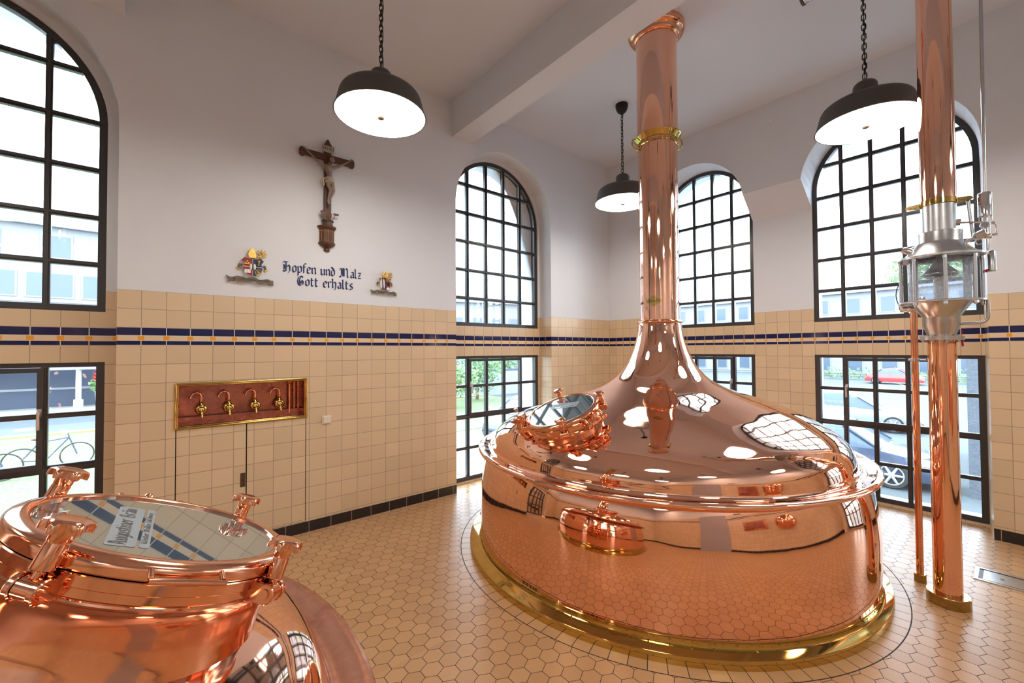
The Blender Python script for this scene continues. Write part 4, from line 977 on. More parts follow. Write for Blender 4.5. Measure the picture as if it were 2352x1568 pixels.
# ------------------------------------------------------------------ crucifix
CX, Z0 = -4.478, 2.69
CR = thing('crucifix', (CX, 0, Z0), 'carved wooden crucifix with pale figure and bracket console on the white wall above the lettering', 'crucifix')
def panel(name, poly, y0, y1, mat, parent, **k):
    m = MB().slab([poly], lambda a, b, dd: Vector((a, -dd, b)), y0, y1); return m.build(name, mat, parent, smooth=0, **k)
hw = .033
panel('cross_upright', [(CX-hw, 2.90), (CX-hw, 3.70), (CX-hw-.008, 3.715), (CX-hw-.004, 3.745), (CX-.02, 3.765), (CX-.012, 3.79), (CX, 3.80), (CX+.012, 3.79), (CX+.02, 3.765), (CX+hw+.004, 3.745), (CX+hw+.008, 3.715), (CX+hw, 3.70), (CX+hw, 2.90)], .010, .036, M_WOOD, CR, bevel=.004)
bz = 3.617; L_ = .258
def armend(s_): return [(CX+s_*(L_-.05), bz-.030), (CX+s_*(L_-.035), bz-.043), (CX+s_*(L_-.012), bz-.043), (CX+s_*L_, bz-.022), (CX+s_*L_, bz+.022), (CX+s_*(L_-.012), bz+.043), (CX+s_*(L_-.035), bz+.043), (CX+s_*(L_-.05), bz+.030)]
panel('cross_beam', armend(-1)[::-1]+armend(1), .012, .040, M_WOOD, CR, bevel=.004)
tp = panel('title_scroll', [(CX-.052, 3.668), (CX-.055, 3.735), (CX-.02, 3.728), (CX+.03, 3.728), (CX+.058, 3.742), (CX+.055, 3.672), (CX+.02, 3.662), (CX-.02, 3.664)], .040, .048, M_CLOTH, CR, bevel=.002)
tv, tf = text_faces('I.N.R.I', .042); MB().add([(CX+x, -.0488, 3.70+y) for x, y, z in tv], tf).build('title_letters', M_BLACK, tp, smooth=0)
# figure: one skinned body
def skin_body(name, verts, edges, rad, mat, parent, lev=2):
    me = bpy.data.meshes.new(name); off = root_loc(parent)
    me.from_pydata([tuple(Vector(v)-off) for v in verts], edges, []); o = bpy.data.objects.new(name, me); COL.objects.link(o); o.parent = parent
    sk = o.modifiers.new('skin', 'SKIN'); sk.use_smooth_shade = True
    for i, rr in enumerate(rad): 
        sv = me.skin_vertices[0].data[i]; sv.radius = rr if isinstance(rr, tuple) else (rr, rr); sv.use_root = (i == 0)
    sb = o.modifiers.new('sub', 'SUBSURF'); sb.levels = lev; sb.render_levels = lev
    me.materials.append(mat); return o
def fv(x, z, y=.062): return (CX+x, -y, z)
def fb(x, z, y=.062): return (CX+x, -y, 3.52-(3.52-z)*.745 if z < 3.52 else z)
V = [fb(.012, 3.325, .06), fb(.006, 3.385, .062), fb(0, 3.44, .066), fb(-.002, 3.50, .07), fb(0, 3.535, .066), fb(.010, 3.56, .075),     # 0-5 pelvis..neck
     fb(-.045, 3.515, .064), fb(-.115, 3.560, .058), fb(-.185, 3.617, .050), fb(-.205, 3.635, .048),                                 # 6-9 left in picture arm
     fb(.045, 3.515, .064), fb(.115, 3.560, .058), fb(.185, 3.617, .050), fb(.205, 3.635, .048),                                     # 10-13
     fb(-.018, 3.305, .062), fb(.010, 3.20, .092), fb(-.006, 3.09, .066), fb(-.008, 3.045, .070), fb(-.010, 3.022, .092),           # 14-18 leg
     fb(.034, 3.305, .060), fb(.040, 3.195, .084), fb(.010, 3.085, .060), fb(.004, 3.045, .060), fb(.004, 3.022, .080),            # 19-23 leg
     ]
Ed = [(0, 1), (1, 2), (2, 3), (3, 4), (4, 5), (3, 6), (6, 7), (7, 8), (8, 9), (3, 10), (10, 11), (11, 12), (12, 13), (0, 14), (14, 15), (15, 16), (16, 17), (17, 18), (0, 19), (19, 20), (20, 21), (21, 22), (22, 23)]
Rd = [(.034, .026), (.026, .020), (.032, .024), (.034, .026), (.018, .015), .011, .017, .0115, .0075, .006, .017, .0115, .0075, .006, .022, .0165, .0095, .008, .007, .022, .0165, .0095, .008, .007]
fig = skin_body('figure_body', V, Ed, Rd, M_SKIN, CR)
hd = MB(Matrix.Translation(fv(.022, 3.585, .088)) @ Matrix.Rotation(radians(-22), 4, 'Y') @ Matrix.Rotation(radians(-20), 4, 'X'))
hd.ball((0, 0, 0), .027, 20, (.82, .95, 1.15)); hd.ball((0, -.026, -.002), .006, 8, (.7, 1, 1.3)); hd.ball((0, -.020, -.020), .010, 8, (.9, .8, .8))
hd.ball((-.009, -.0225, .006), .003, 8); hd.ball((.009, -.0225, .006), .003, 8); hd.ball((-.022, 0, -.002), .005, 8); hd.ball((.022, 0, -.002), .005, 8)
head = hd.build('figure_head', M_SKIN, fig, smooth=80)
hr = MB(Matrix.Translation(fv(.020, 3.593, .082)) @ Matrix.Rotation(radians(-22), 4, 'Y'))
hr.ball((0, .006, .008), .029, 16, (.95, .95, 1.0)); hr.ball((-.018, .004, -.018), .014, 10, (.8, .9, 1.5)); hr.ball((.020, .004, -.020), .013, 10, (.7, .9, 1.5)); hr.ball((0, -.020, -.026), .010, 8, (1, .6, .8))
hr.tube([(.028*cos(a), .004+.026*sin(a), .014+.003*sin(a*7)) for a in [2*pi*i/28 for i in range(28)]], .0045, 6, closed=True)
hr.build('figure_hair', M_WOOD, fig, smooth=80)
lc_ = MB()
for k in range(5):
    z = 3.402-.009*k; lc_.tube([(CX+.008+(.036+.001*k)*cos(a), -.062+(.030)*sin(a), z+.005*sin(a*2+k)) for a in [2*pi*i/24 for i in range(24)]], .0065, 8, closed=True)
lc_.tube([fb(-.035, 3.35, .07), fb(-.058, 3.335, .07), fb(-.055, 3.30, .07), fb(-.045, 3.27, .066), fb(-.052, 3.245, .066)], [.009, .012, .011, .010, .007], 10)
lc_.build('loincloth', M_CLOTH, fig, smooth=80)
for s_ in (-1, 1):
    hn = MB(); c0 = Vector(fv(s_*.213, 3.640, .05))
    hn.ball(tuple(c0), .0095, 10, (1.1, .6, .9))
    for j, (dx, dz, ln) in enumerate(((.6, .8, .014), (.8, .55, .017), (.95, .25, .018), (1.0, -.05, .016))):
        e1 = c0+Vector((s_*dx, 0, dz))*.008; e2 = e1+Vector((s_*dx, -.25, dz)).normalized()*ln*.6; e3 = e2+Vector((s_*dx*.5, -.9, dz*.4)).normalized()*ln*.45
        hn.tube([e1, e2, e3], [.0024, .0022, .0017], 6)
    hn.tube([c0+Vector((0, 0, .006)), c0+Vector((-s_*.006, -.008, .014))], [.0028, .002], 6)
    hn.build('hand', M_SKIN, fig, smooth=80)
for s_, t_ in ((-.010, 3.012), (.006, 3.012)):
    ft = MB(); ft.ball(fb(s_, 3.018, .094), .010, 10, (.9, 1.3, .8)); 
    for j in range(5): ft.ball(fb(s_-.007+.0035*j, 3.008, .104), .0026, 6)
    ft.build('foot', M_SKIN, fig, smooth=80)
# console
con = MB(); cpr = [(.001, 2.690), (.022, 2.692), (.030, 2.702), (.028, 2.716), (.022, 2.722), (.030, 2.728), (.052, 2.742), (.076, 2.758), (.080, 2.770), (.080, 2.776), (.066, 2.778), (.066, 2.902), (.070, 2.906), (.076, 2.912), (.088, 2.925), (.090, 2.934), (.088, 2.938), (.0, 2.940)]
vs = []; fs = []; SG = 6
for rr, z in cpr:
    for k in range(SG+1):
        a = -pi+pi*k/SG; vs.append((CX+rr*cos(a), rr*sin(a)*.85-.004, z))
for i in range(len(cpr)-1):
    for k in range(SG): a = i*(SG+1)+k; fs.append((a, a+1, a+1+SG+1, a+SG+1))
con.add(vs, fs); con.build('bracket_console', M_WOOD, CR, smooth=20)
tr = MB()
for k in range(SG+1):
    a = -pi+pi*k/SG; x, y = CX+.067*cos(a), .067*sin(a)*.85-.004; tr.cyl((x, y, 2.782), (x, y, 2.900), .0035, seg=6)
for k in range(SG):
    a0, a1 = -pi+pi*k/SG, -pi+pi*(k+1)/SG; P0 = Vector((CX+.068*cos(a0), .068*sin(a0)*.85-.004, 0)); P1 = Vector((CX+.068*cos(a1), .068*sin(a1)*.85-.004, 0))
    for zz_, am in ((2.878, .014), (2.792, -.006)):
        tr.tube([P0+(P1-P0)*(j/10)+Vector((0, 0, zz_+am*abs(sin(2*pi*j/10)))) for j in range(11)], .0028, 5)
tr.build('gilt_tracery', M_WOODL, CR, smooth=40)
cr_ = MB(); cr_.lathe([(.048, 2.940), (.044, 2.975), (.046, 2.98)], 16, c=(CX, -.03, 0), a0=-pi, a1=0)
cr_.build('capital', M_WOOD, CR, smooth=40)
lv = MB(); 
for k in range(9):
    a = -pi+pi*k/8; lv.ball((CX+.047*cos(a), -.03+.040*sin(a), 2.985+.004*(k % 2)), .010, 8, (1, .8, .9))
lv.build('leaf_wreath', simple('dark_green_paint', (.03, .05, .03), .6), CR, smooth=80)
sy = MB()
sy.cyl(fv(.026, 2.985, .055), fv(.068, 3.055, .055), .0028, seg=6); sy.box((CX+.050, -.061, 3.052), (CX+.096, -.048, 3.070)); sy.build('carved_mallet', M_WOOD, CR, smooth=20)
sy = MB(); sy.add([fv(-.02, 2.98, .05), fv(-.045, 3.0, .05), fv(-.075, 3.07, .05), fv(-.052, 3.085, .05), fv(-.025, 3.04, .05), fv(-.02, 2.98, .062), fv(-.045, 3.0, .062), fv(-.075, 3.07, .062), fv(-.052, 3.085, .062), fv(-.025, 3.04, .062)], [(0, 1, 2, 3, 4), (9, 8, 7, 6, 5)]+[(i, i+5, (i+1) % 5+5, (i+1) % 5) for i in range(5)]); sy.build('carved_scoop', M_WOOD, CR, smooth=20)
sy = MB()
for s_ in (-1, 1):
    sy.tube([fv(s_*.012, 2.985, .055), fv(s_*.026, 3.03, .055)], .002, 5)
    for k in range(7): sy.ball(fv(s_*(.026+.0012*k), 3.03+.006*k, .055), .0075-.0006*k, 7, (.8, .7, 1.1))
sy.build('barley_ears', M_GOLD if False else M_WOODL, CR, smooth=60)
sy = MB()
for dx in (-.006, .008): sy.tube([fv(dx, 2.985, .05), fv(dx, 3.06, .05)], .0025, 5)
sy.tube([fv(-.018, 3.035, .05), fv(.018, 3.045, .05)], .003, 5); sy.build('carved_tools', M_WOODL, CR, smooth=40)

# ------------------------------------------------------------------ coats of arms
def shield_poly(w_, h_, style=0):
    if style == 0:
        half = [(0, -.50), (.14, -.46), (.30, -.35), (.42, -.18), (.44, -.02), (.40, .12), (.40, .20), (.50, .34), (.36, .50), (.22, .44), (0, .42)]
    else:
        half = [(0, -.50), (.20, -.48), (.34, -.42), (.42, -.10), (.50, .46), (.30, .42), (.12, .46), (0, .50)]
    pts = [(a*w_, b*h_) for a, b in half]; return pts+[(-a, b) for a, b in reversed(pts[1:-1])]
def crest(cx, cz, s, style, label, motto):
    K = thing('coat_of_arms', (cx, 0, cz), label, 'coat of arms')
    P = lambda a, b: (cx+a*s, cz+b*s)
    def pn(name, poly, y0, y1, mat, par=K, bev=0): return panel(name, [P(a, b) for a, b in poly], y0, y1, mat, par, bevel=bev)
    sp0 = shield_poly(.175, .168, style)
    left = [p_ for p_ in sp0 if p_[0] <= 0]; right = [p_ for p_ in sp0 if p_[0] >= 0]
    pn('shield', sp0, .006, .024, M_WHITE)
    if style == 0:
        def clipped(x0, x1, z0, z1, m):
            n_p = []
            # clip polygon to a quadrant
            poly = [(a*.97, b*.97) for a, b in sp0]
            for ax_, lim, sg_ in ((0, x0, 1), (0, x1, -1), (1, z0, 1), (1, z1, -1)):
                out_ = []
                for i in range(len(poly)):
                    a, b = poly[i], poly[(i+1) % len(poly)]
                    ia, ib = (a[ax_]-lim)*sg_ >= 0, (b[ax_]-lim)*sg_ >= 0
                    if ia: out_.append(a)
                    if ia != ib:
                        t_ = (lim-a[ax_])/(b[ax_]-a[ax_]); out_.append((a[0]+(b[0]-a[0])*t_, a[1]+(b[1]-a[1])*t_))
                poly = out_
            pn('shield_quarter', poly, .024, .0265, m)
        clipped(-1, -.0025, .003, 1, M_RED); clipped(-1, -.0025, -1, -.003, M_RED); clipped(.0025, 1, .003, 1, M_BLUE); clipped(.0025, 1, -1, -.003, M_BLUE)
        e = MB(); O = lambda a, b, y: (cx+a*s, -y, cz+b*s)
        for a, b in ((-.057, .030), (-.033, .030), (-.045, .045)): e.ball(O(a, b, .028), .012*s, 10, (1, .6, .7))
        e.box(O(-.062, .020, .032), O(-.028, .026, .026)); e.build('three_hills', M_GOLD, K, smooth=60)
        e = MB(); e.lathe([(.004*s, .012*s), (.012*s, .014*s), (.003*s, .026*s), (.005*s, .034*s), (.014*s, .05*s), (.015*s, .058*s)], 14, c=(cx+.045*s, -.028, cz)); e.build('chalice', M_GOLD, K, smooth=50)
        e = MB(); c0 = O(.043, -.045, .028); rr = .024*s
        e.tube([(c0[0]+rr*cos(a), c0[1], c0[2]+rr*sin(a)) for a in [2*pi*i/24 for i in range(24)]], .0035*s, 6, closed=True)
        for k in range(3):
            a = pi*k/3+.3; e.cyl((c0[0]+rr*cos(a), c0[1], c0[2]+rr*sin(a)), (c0[0]-rr*cos(a), c0[1], c0[2]-rr*sin(a)), .0028*s, seg=6)
        e.build('gold_wheel', M_GOLD, K, smooth=60)
        e = MB(); e.box(O(-.062, -.058, .032), O(-.040, -.025, .026)); e.box(O(-.038, -.058, .032), O(-.016, -.025, .026)); e.build('open_book', M_WHITE, K, smooth=0)
        e = MB()
        for sg_ in (-1, 1): e.ball(O(sg_*.013, .000, .028), .014*s, 12, (.85, .5, 2.0))
        e.build('white_wings', M_WHITE, K, smooth=60); e = MB(); e.ball(O(0, 0, .030), .008*s, 10, (.8, .6, 3.2)); e.build('dark_arrow', M_BLACK, K, smooth=60)
    else:
        pn('shield_field', [(a*.96, b*.96) for a, b in sp0], .024, .0265, M_RED)
        O = lambda a, b, y: (cx+a*s, -y, cz+b*s)
        e = MB(); e.ball(O(-.055, -.005, .027), .018*s, 14, (1.0, .4, 3.7)); e.ball(O(-.022, -.005, .027), .018*s, 14, (1.0, .4, 3.7)); e.build('white_wings', M_WHITE, K, smooth=60)
        e = MB(); e.tube([O(-.045, .08, .032), O(-.040, .02, .034), O(-.035, -.05, .034), O(-.028, -.082, .032)], .006*s, 8); e.tube([O(-.02, .08, .03), O(-.004, .07, .03), O(0, 0, .03), O(.004, -.07, .03)], .007*s, 8); e.build('blue_band', M_BLUE, K, smooth=60)
        e = MB(); e.ball(O(.042, .008, .028), .024*s, 14, (1, .4, .9)); e.add([O(.020, .0, .031), O(.064, .0, .031), O(.042, -.035, .031)], [(0, 1, 2)]); e.build('dark_heart', M_BLACK, K, smooth=60)
        e = MB()
        for k in range(5):
            x_ = .018+.012*k; e.tube([O(x_, .028, .032), O(x_-.006+.003*k, .048, .033), O(x_+.002*k, .062, .032)], .0035*s, 6)
        e.tube([O(.008, .045, .031), O(.03, .06, .032), O(.06, .05, .032), O(.076, .03, .031)], .004*s, 6)
        e.build('gold_flames', M_GOLD, K, smooth=60)
        pn('white_hill', [(.010, -.068), (.035, -.036), (.062, -.066), (.036, -.083)], .0265, .030, M_WHITE)
    # mitre
    m = MB(); pts = [(-.030, .075), (-.038, .11), (-.028, .145), (-.006, .172), (.016, .145), (.028, .11), (.022, .075)]
    m.slab([[P(a, b) for a, b in pts]], lambda a, b, dd: Vector((a, -dd, b)), .010, .034); mt = m.build('bishop_mitre', M_GOLD, K, smooth=0, bevel=.004)
    m = MB(); m.box((cx-.010*s, -.0365, cz+.100*s), (cx-.005*s, -.033, cz+.140*s)); m.box((cx-.020*s, -.0365, cz+.118*s), (cx+.006*s, -.033, cz+.124*s)); m.box((cx-.028*s, -.037, cz+.080*s), (cx+.022*s, -.033, cz+.086*s)); m.build('mitre_cross', M_GOLD, mt, smooth=0)
    # crozier
    m = MB(); O2 = lambda a, b, y=.016: (cx+a*s, -y, cz+b*s)
    m.tube([O2(-.105, -.155, .010), O2(-.060, -.085, .010)], .0055*s, 8); m.build('crozier_staff', M_GOLD, K, smooth=60); m = MB()
    m.tube([O2(.030, .070), O2(.045, .095)], .0055*s, 8); m.ball(O2(.042, .088), .010*s, 10)
    sp_ = []
    for k in range(34):
        a = -2.2+k*.34; rr = (.030-.0007*k); sp_.append(O2(.070+rr*cos(a), .125+rr*sin(a)))
    m.tube(sp_, .0055*s, 8)
    for k in range(8):
        a = 2*pi*k/8; m.ball(O2(.070+.036*cos(a), .125+.036*sin(a)), .0065*s, 8)
    m.build('crozier', M_GOLD, K, smooth=60)
    # mantling tassels
    for sg_ in (-1, 1):
        m = MB(); m.tube([O2(sg_*.075, .012, .008), O2(sg_*.098, .018, .008), O2(sg_*.105, -.004, .008), O2(sg_*.090, -.020, .008)], [.010*s, .012*s, .011*s, .007*s], 8, flat=.6); tb_ = m.build('ribbon_tail', M_TAUPE, K, smooth=60)
        m = MB(); m.tube([O2(sg_*.095, -.022, .010), O2(sg_*.120, -.012, .010)], [.007*s, .004*s], 7); m.ball(O2(sg_*.1, -.026, .010), .008*s, 8); m.build('gold_tassel', M_GOLD, K, smooth=60)
    # banner
    bpts = []; n_b = 14
    m = MB(); vs = []
    for k in range(n_b+1):
        x_ = -.135+.27*k/n_b; zc_ = -.115+.006*sin(k*1.1)-(.008 if k > 8 else 0); dy = .030+.004*sin(k*.9)
        for h_ in (-.019, .019):
            for y_ in (dy-.004, dy): vs.append(O2(x_, zc_+h_, y_))
    fs = []
    for k in range(n_b):
        b_ = 4*k; fs += [(b_+1, b_+5, b_+7, b_+3), (b_, b_+2, b_+6, b_+4), (b_+2, b_+3, b_+7, b_+6), (b_, b_+4, b_+5, b_+1)]
    fs += [(0, 1, 3, 2), (4*n_b, 4*n_b+2, 4*n_b+3, 4*n_b+1)]
    m.add(vs, fs); bn = m.build('motto_banner', M_TAUPE, K, smooth=50)
    m = MB()
    m.slab([[P(-.128, -.134), P(-.165, -.138), P(-.195, -.150), P(-.170, -.128), P(-.185, -.112), P(-.198, -.088), P(-.165, -.104), P(-.128, -.100)]], lambda a, b, dd: Vector((a, -dd, b)), .008, .020); m.build('banner_end', M_TAUPE, bn, smooth=0, bevel=.002); m = MB()
    m.slab([[P(.125, -.150), P(.165, -.150), P(.162, -.106), P(.125, -.108)]], lambda a, b, dd: Vector((a, -dd, b)), .008, .020); m.build('banner_end', M_TAUPE, bn, smooth=0, bevel=.002)
    tv, tf = text_faces(motto, .023*s); wd = max(v[0] for v in tv)*2
    MB().add([(cx+.012*s+v[0]*(.225*s/wd), -.0352, cz-.118*s+v[1]) for v in tv], tf).build('motto_lettering', M_BLACK, bn, smooth=0)
crest(-5.108, 2.462, 1.0, 0, 'larger coat of arms with a red and blue shield, left of the lettering', 'VERITAS IN CARITATE')
crest(-3.885, 2.430, .80, 1, 'smaller painted coat of arms with an all-red shield and gilded mitre, right of the lettering', 'IN UNUM VERSUS')

# ------------------------------------------------------------------ rear of the room (seen mirrored in the copper)
DN = thing('door_1', (-5.25, Y0, 0), kind='structure')
MB().box((-5.85, Y0, 0), (-4.65, Y0+.05, 2.2)).build('door_leaf', M_DOORG, DN, smooth=0)
MB().box((-5.70, Y0+.05, .2), (-5.33, Y0+.06, 1.95)).build('door_panel', M_DOORG, DN, smooth=0, bevel=.004)
MB().box((-5.17, Y0+.05, .2), (-4.80, Y0+.06, 1.95)).build('door_panel', M_DOORG, DN, smooth=0, bevel=.004)
MB().cyl((-5.25, Y0+.05, 1.02), (-5.25, Y0+.10, 1.02), .01).cyl((-5.25, Y0+.10, 1.02), (-5.12, Y0+.10, 1.02), .009).build('door_handle', M_ALU, DN)
bxx = -2.55
WB = thing('copper_basin', (bxx, Y0, .8), 'rounded copper wash basin with hood on the rear wall, mirrored in the kettle', 'basin')
q = MB(); q.lathe(spline([(.0, .72), (.18, .75), (.34, .90), (.40, 1.06), (.41, 1.08)], 4), 32, c=(bxx, Y0, 0), a0=0, a1=pi); q.build('basin_bowl', M_COPR, WB, smooth=60)
q = MB(); q.lathe(spline([(.41, 1.08), (.40, 1.32), (.30, 1.52), (.0, 1.60)], 4), 32, c=(bxx, Y0, 0), a0=0, a1=pi); q.build('basin_hood', M_COPR, WB, smooth=60)
PQ = thing('copper_relief', (-3.6, Y0+.015, .85), 'square copper relief plaque on the rear tiled wall, seen mirrored in the kettle', 'plaque')
MB().box((-4.0, Y0+.001, .85), (-3.2, Y0+.03, 1.5)).build('plaque_sheet', M_COPR, PQ, smooth=0, bevel=.006)
MB().box((-3.93, Y0+.03, .92), (-3.27, Y0+.04, 1.43)).build('plaque_relief', M_COPN, PQ, smooth=0, bevel=.005)
ES = thing('exit_sign', (-4.1, Y0, 2.25), 'small dark green escape sign on the rear wall, mirrored in the kettle', 'sign')
MB().box((-4.25, Y0, 2.2), (-3.95, Y0+.02, 2.33)).build('sign_board', simple('sign_green', (.01, .12, .06), .4), ES, smooth=0)

# ------------------------------------------------------------------ outside
G = -1.6
M_ASPH = simple('street_asphalt', (0.085, 0.10, 0.105), .85, nscale=3, namp=.15, bscale=40, bstr=.3, bdist=.01)
M_CONC = simple('pale_paving', (0.30, 0.30, 0.29), .8, nscale=2, namp=.08)
M_GRASS = simple('mown_grass', (0.17, 0.24, 0.10), .9, nscale=9, namp=.45, bscale=25, bstr=.6, bdist=.05)
M_LEAF = simple('leaf_green', (0.15, 0.27, 0.10), .7, nscale=3, namp=.4)
M_LEAFB = simple('leaf_fresh', (0.22, 0.36, 0.14), .7, nscale=3, namp=.4)
M_FACW = simple('white_facade', (0.25, 0.26, 0.28), .9, nscale=.4, namp=.05)
M_FACG = simple('grey_blue_facade', (0.065, 0.08, 0.115), .85, nscale=.6, namp=.06)
M_STUC = simple('rough_grey_stucco', (0.12, 0.135, 0.155), .95, nscale=8, namp=.25, bscale=18, bstr=.6, bdist=.03)
M_WGL = simple('facade_window_glass', (0.075, 0.105, 0.145), .2)
M_KERB = simple('yellow_kerb', (0.24, 0.22, 0.09), .8)
M_TYRE = simple('tyre_rubber', (0.03, 0.03, 0.03), .8)
M_RIM = simple('alloy_wheel', (0.55, 0.56, 0.58), .3, .6)
def paint(n, c): return simple(n, c, .25, 0, coat=.6)
tag(MB().box((-60, .62, G-.2), (110, 90, G)).box((.70, -50, G-.2), (110, .62, G)).build('ground', M_ASPH, smooth=0), 'grey street asphalt outside the windows', 'ground', kind='structure')
tag(MB().box((-30, .62, G), (2.4, 8.6, G+.02)).box((2.4, .62, G), (16, 10.2, G+.02)).box((-40, 29.4, G), (6, 32.4, G+.08)).build('paving', M_CONC, smooth=0), 'pale paving outside the windows', 'paving', kind='structure')
tag(MB().box((-30, 8.6, G), (2.4, 20.2, G+.04)).box((2.4, 10.2, G), (12.5, 20.2, G+.04)).build('lawn', M_GRASS, smooth=0), 'sunlit mown lawn between the building and the street', 'grass', kind='stuff')
KB = MB().box((-30, 20.2, G), (12.5, 20.75, G+.10)); tag(KB.build('kerb', M_KERB, smooth=0), 'yellow kerb at the far edge of the lawn', 'kerb')
def building(name, org, ax, length, depth, h0, h1, mat, rows, label, low=None, roof=True):
    """facade runs along ax from org; rows: (z0,z1,width,pitch,start)"""
    o = Vector(org); a = Vector(ax).normalized(); nrm = Vector((-a.y, a.x, 0)) 
    K = thing(name, (org[0], org[1], h0), label, 'building')
    P = lambda t, dd, z: Vector((o.x+a.x*t+nrm.x*dd, o.y+a.y*t+nrm.y*dd, z))
    def bx(m, t0, t1, d0, d1, z0, z1):
        m.add([P(t, dd, z) for t in (t0, t1) for dd in (d0, d1) for z in (z0, z1)], [(0, 1, 3, 2), (4, 6, 7, 5), (0, 4, 5, 1), (2, 3, 7, 6), (0, 2, 6, 4), (1, 5, 7, 3)]); return m
    bx(MB(), 0, length, 0, depth, h0, h1).build('wall', mat, K, smooth=0)
    if low: bx(MB(), .0, length, -.06, .0, h0, low[0]).build('ground_storey', low[1], K, smooth=0)
    if roof:
        bx(MB(), -.4, length+.4, -.5, depth, h1, h1+.35).build('cornice', M_FACW, K, smooth=0)
        m = MB(); m.add([P(-.4, -.5, h1+.35), P(length+.4, -.5, h1+.35), P(length+.4, depth, h1+.35), P(-.4, depth, h1+.35), P(.6, depth*.5, h1+1.6), P(length-.6, depth*.5, h1+1.6)], [(0, 1, 5, 4), (1, 2, 5), (2, 3, 4, 5), (3, 0, 4)]); m.build('roof', M_FACG if low else M_FACW, K, smooth=0)
    for z0, z1, wd, pt, stt in rows:
        t = stt
        while t+wd < length:
            w_ = bx(MB(), t-.08, t+wd+.08, -.07, .0, z0-.08, z1+.08).build('window_surround', M_FACW, K, smooth=0)
            bx(MB(), t, t+wd, -.075, -.07, z0, z1).build('window_pane', M_WGL, w_, smooth=0); t += pt
        bx(MB(), 0, length, -.10, 0, z0-.35, z0-.22).build('string_course', M_FACW, K, smooth=0)
    return K
building('street_building', (-26, 32.4, 0), (1, .05, 0), 32, 9, G, 9.3, M_FACW, [(5.1, 6.5, 1.9, 2.35, 9.5), (7.5, 8.8, 1.2, 2.9, 9.0), (-.2, .5, 1.2, 6.0, 11.5)], 'long white office block with blue-grey ground floor, outside the left window', low=(.62, M_FACG))
building('white_house', (17, 34, 0), (1, -.25, 0), 18, 9, G, 6.8, M_FACW, [(3.6, 5.2, 1.1, 2.2, 1.0), (0, 1.6, 1.1, 2.2, 1.0)], 'pale house behind bushes, outside the window right of the crucifix')
building('classical_building', (58, 38, 0), (0, -1, 0), 44, 14, G, 8.3, M_FACW, [(5.9, 7.6, 1.2, 3.1, 1.4), (1.6, 4.0, 1.3, 3.1, 1.4), (-1.0, .9, 1.3, 3.1, 1.4)], 'pale classical building with rows of windows across the car park, outside the right windows')
GB = thing('garage_block', (8, -9, G), 'low rough grey stucco block close outside the right-hand window', 'wall')
MB().box((8, -9, G), (14, -3.62, 1.75)).build('stucco_wall', M_STUC, GB, smooth=0); MB().box((7.9, -9.1, 1.75), (14.1, -3.52, 1.85)).build('coping', M_FACW, GB, smooth=0)
PO = thing('white_pole', (-9.44, 31.6, G), 'slim white pole in front of the blue-grey ground floor across the street', 'pole')
MB().cyl((-9.44, 31.6, G+.1), (-9.44, 31.6, .715), .13, seg=14).build('pole_shaft', M_WHITE, PO); MB().cyl((-9.44, 31.6, G+.08), (-9.44, 31.6, G+.5), .22, seg=14).build('pole_foot', M_WHITE, PO)
CN = thing('canopy', (-9.4, 31, .7), 'white canopy edge above the blue-grey ground floor across the street', 'canopy'); MB().box((-24, 30.6, .72), (4, 32.4, 1.35)).build('canopy_edge', M_FACW, CN, smooth=0)
PL = thing('planter', (-8.45, 29.9, G), 'tall pale planter with red flowers by the facade across the street', 'planter')
MB().lathe([(.20, G+.08), (.28, G+.98), (.30, G+1.0), (.26, G+1.0)], 20, c=(-8.45, 31.2, 0), capb=True).build('pot', M_CONC, PL, smooth=40)
def leaves(mb, c, rad, n, size, sc=(1, 1, 1)):
    for _ in range(n):
        v = Vector((random.gauss(0, 1), random.gauss(0, 1), random.gauss(0, 1))).normalized()*rad*(random.random()**.35)
        p = Vector(c)+Vector((v.x*sc[0], v.y*sc[1], v.z*sc[2])); p.z = max(p.z, -1.6+.07+size*1.25); a = Vector((random.uniform(-1, 1), random.uniform(-1, 1), random.uniform(-1, 1))).normalized(); b = a.orthogonal().normalized(); s_ = size*random.uniform(.6, 1.2)
        mb.add([p-a*s_, p+b*s_*.5, p+a*s_, p-b*s_*.5], [(0, 1, 2, 3)])
    return mb
leaves(MB(), (-8.45, 29.9, G+1.4), .42, 260, .10).build('foliage', M_LEAFB, PL, smooth=0)
fo = MB(); leaves(fo, (-8.45, 29.9, G+1.9), .4, 160, .10, (.6, .6, 1.0)); fo.build('flowers', M_REDP, PL, smooth=0)
def tree(name, x, y, z0, hc, rad, n, label, mat, cat='tree', sc=(1, 1, 1), size=.16):
    T_ = thing(name, (x, y, z0), label, cat)
    MB().tube([(x, y, z0+.01), (x+.1, y, z0+(hc-z0)*.6), (x, y+.1, hc)], [.05*rad+.03, .04*rad+.02, .02*rad], 8).build('trunk', M_WOOD, T_)
    m = MB()
    for k in range(7):
        a = 2*pi*k/7; leaves(m, (x+cos(a)*rad*.45*sc[0], y+sin(a)*rad*.45*sc[1], hc+rad*.35*sin(k*2.3)*sc[2]), rad*.62, n//7, size, sc)
    m.build('foliage', mat, T_, smooth=0); return T_
tree('garden_bush', 7.2, 16.6, G+.06, .0, 1.35, 1700, 'nearer loose green bush on the lawn outside the window right of the crucifix', M_LEAFB, 'bush', (1.2, 1, .8), .13)
tree('garden_bush', 10.4, 18.6, G+.06, .2, 1.6, 1900, 'green bush farther back on the lawn behind the window right of the crucifix', M_LEAF, 'bush', (1.3, 1, 1), .14)
tree('garden_bush', 16.5, 23.5, G, .6, 1.7, 1500, 'bush beside the pale house, outside the window right of the crucifix', M_LEAF, 'bush', (1.3, 1, 1), .15)
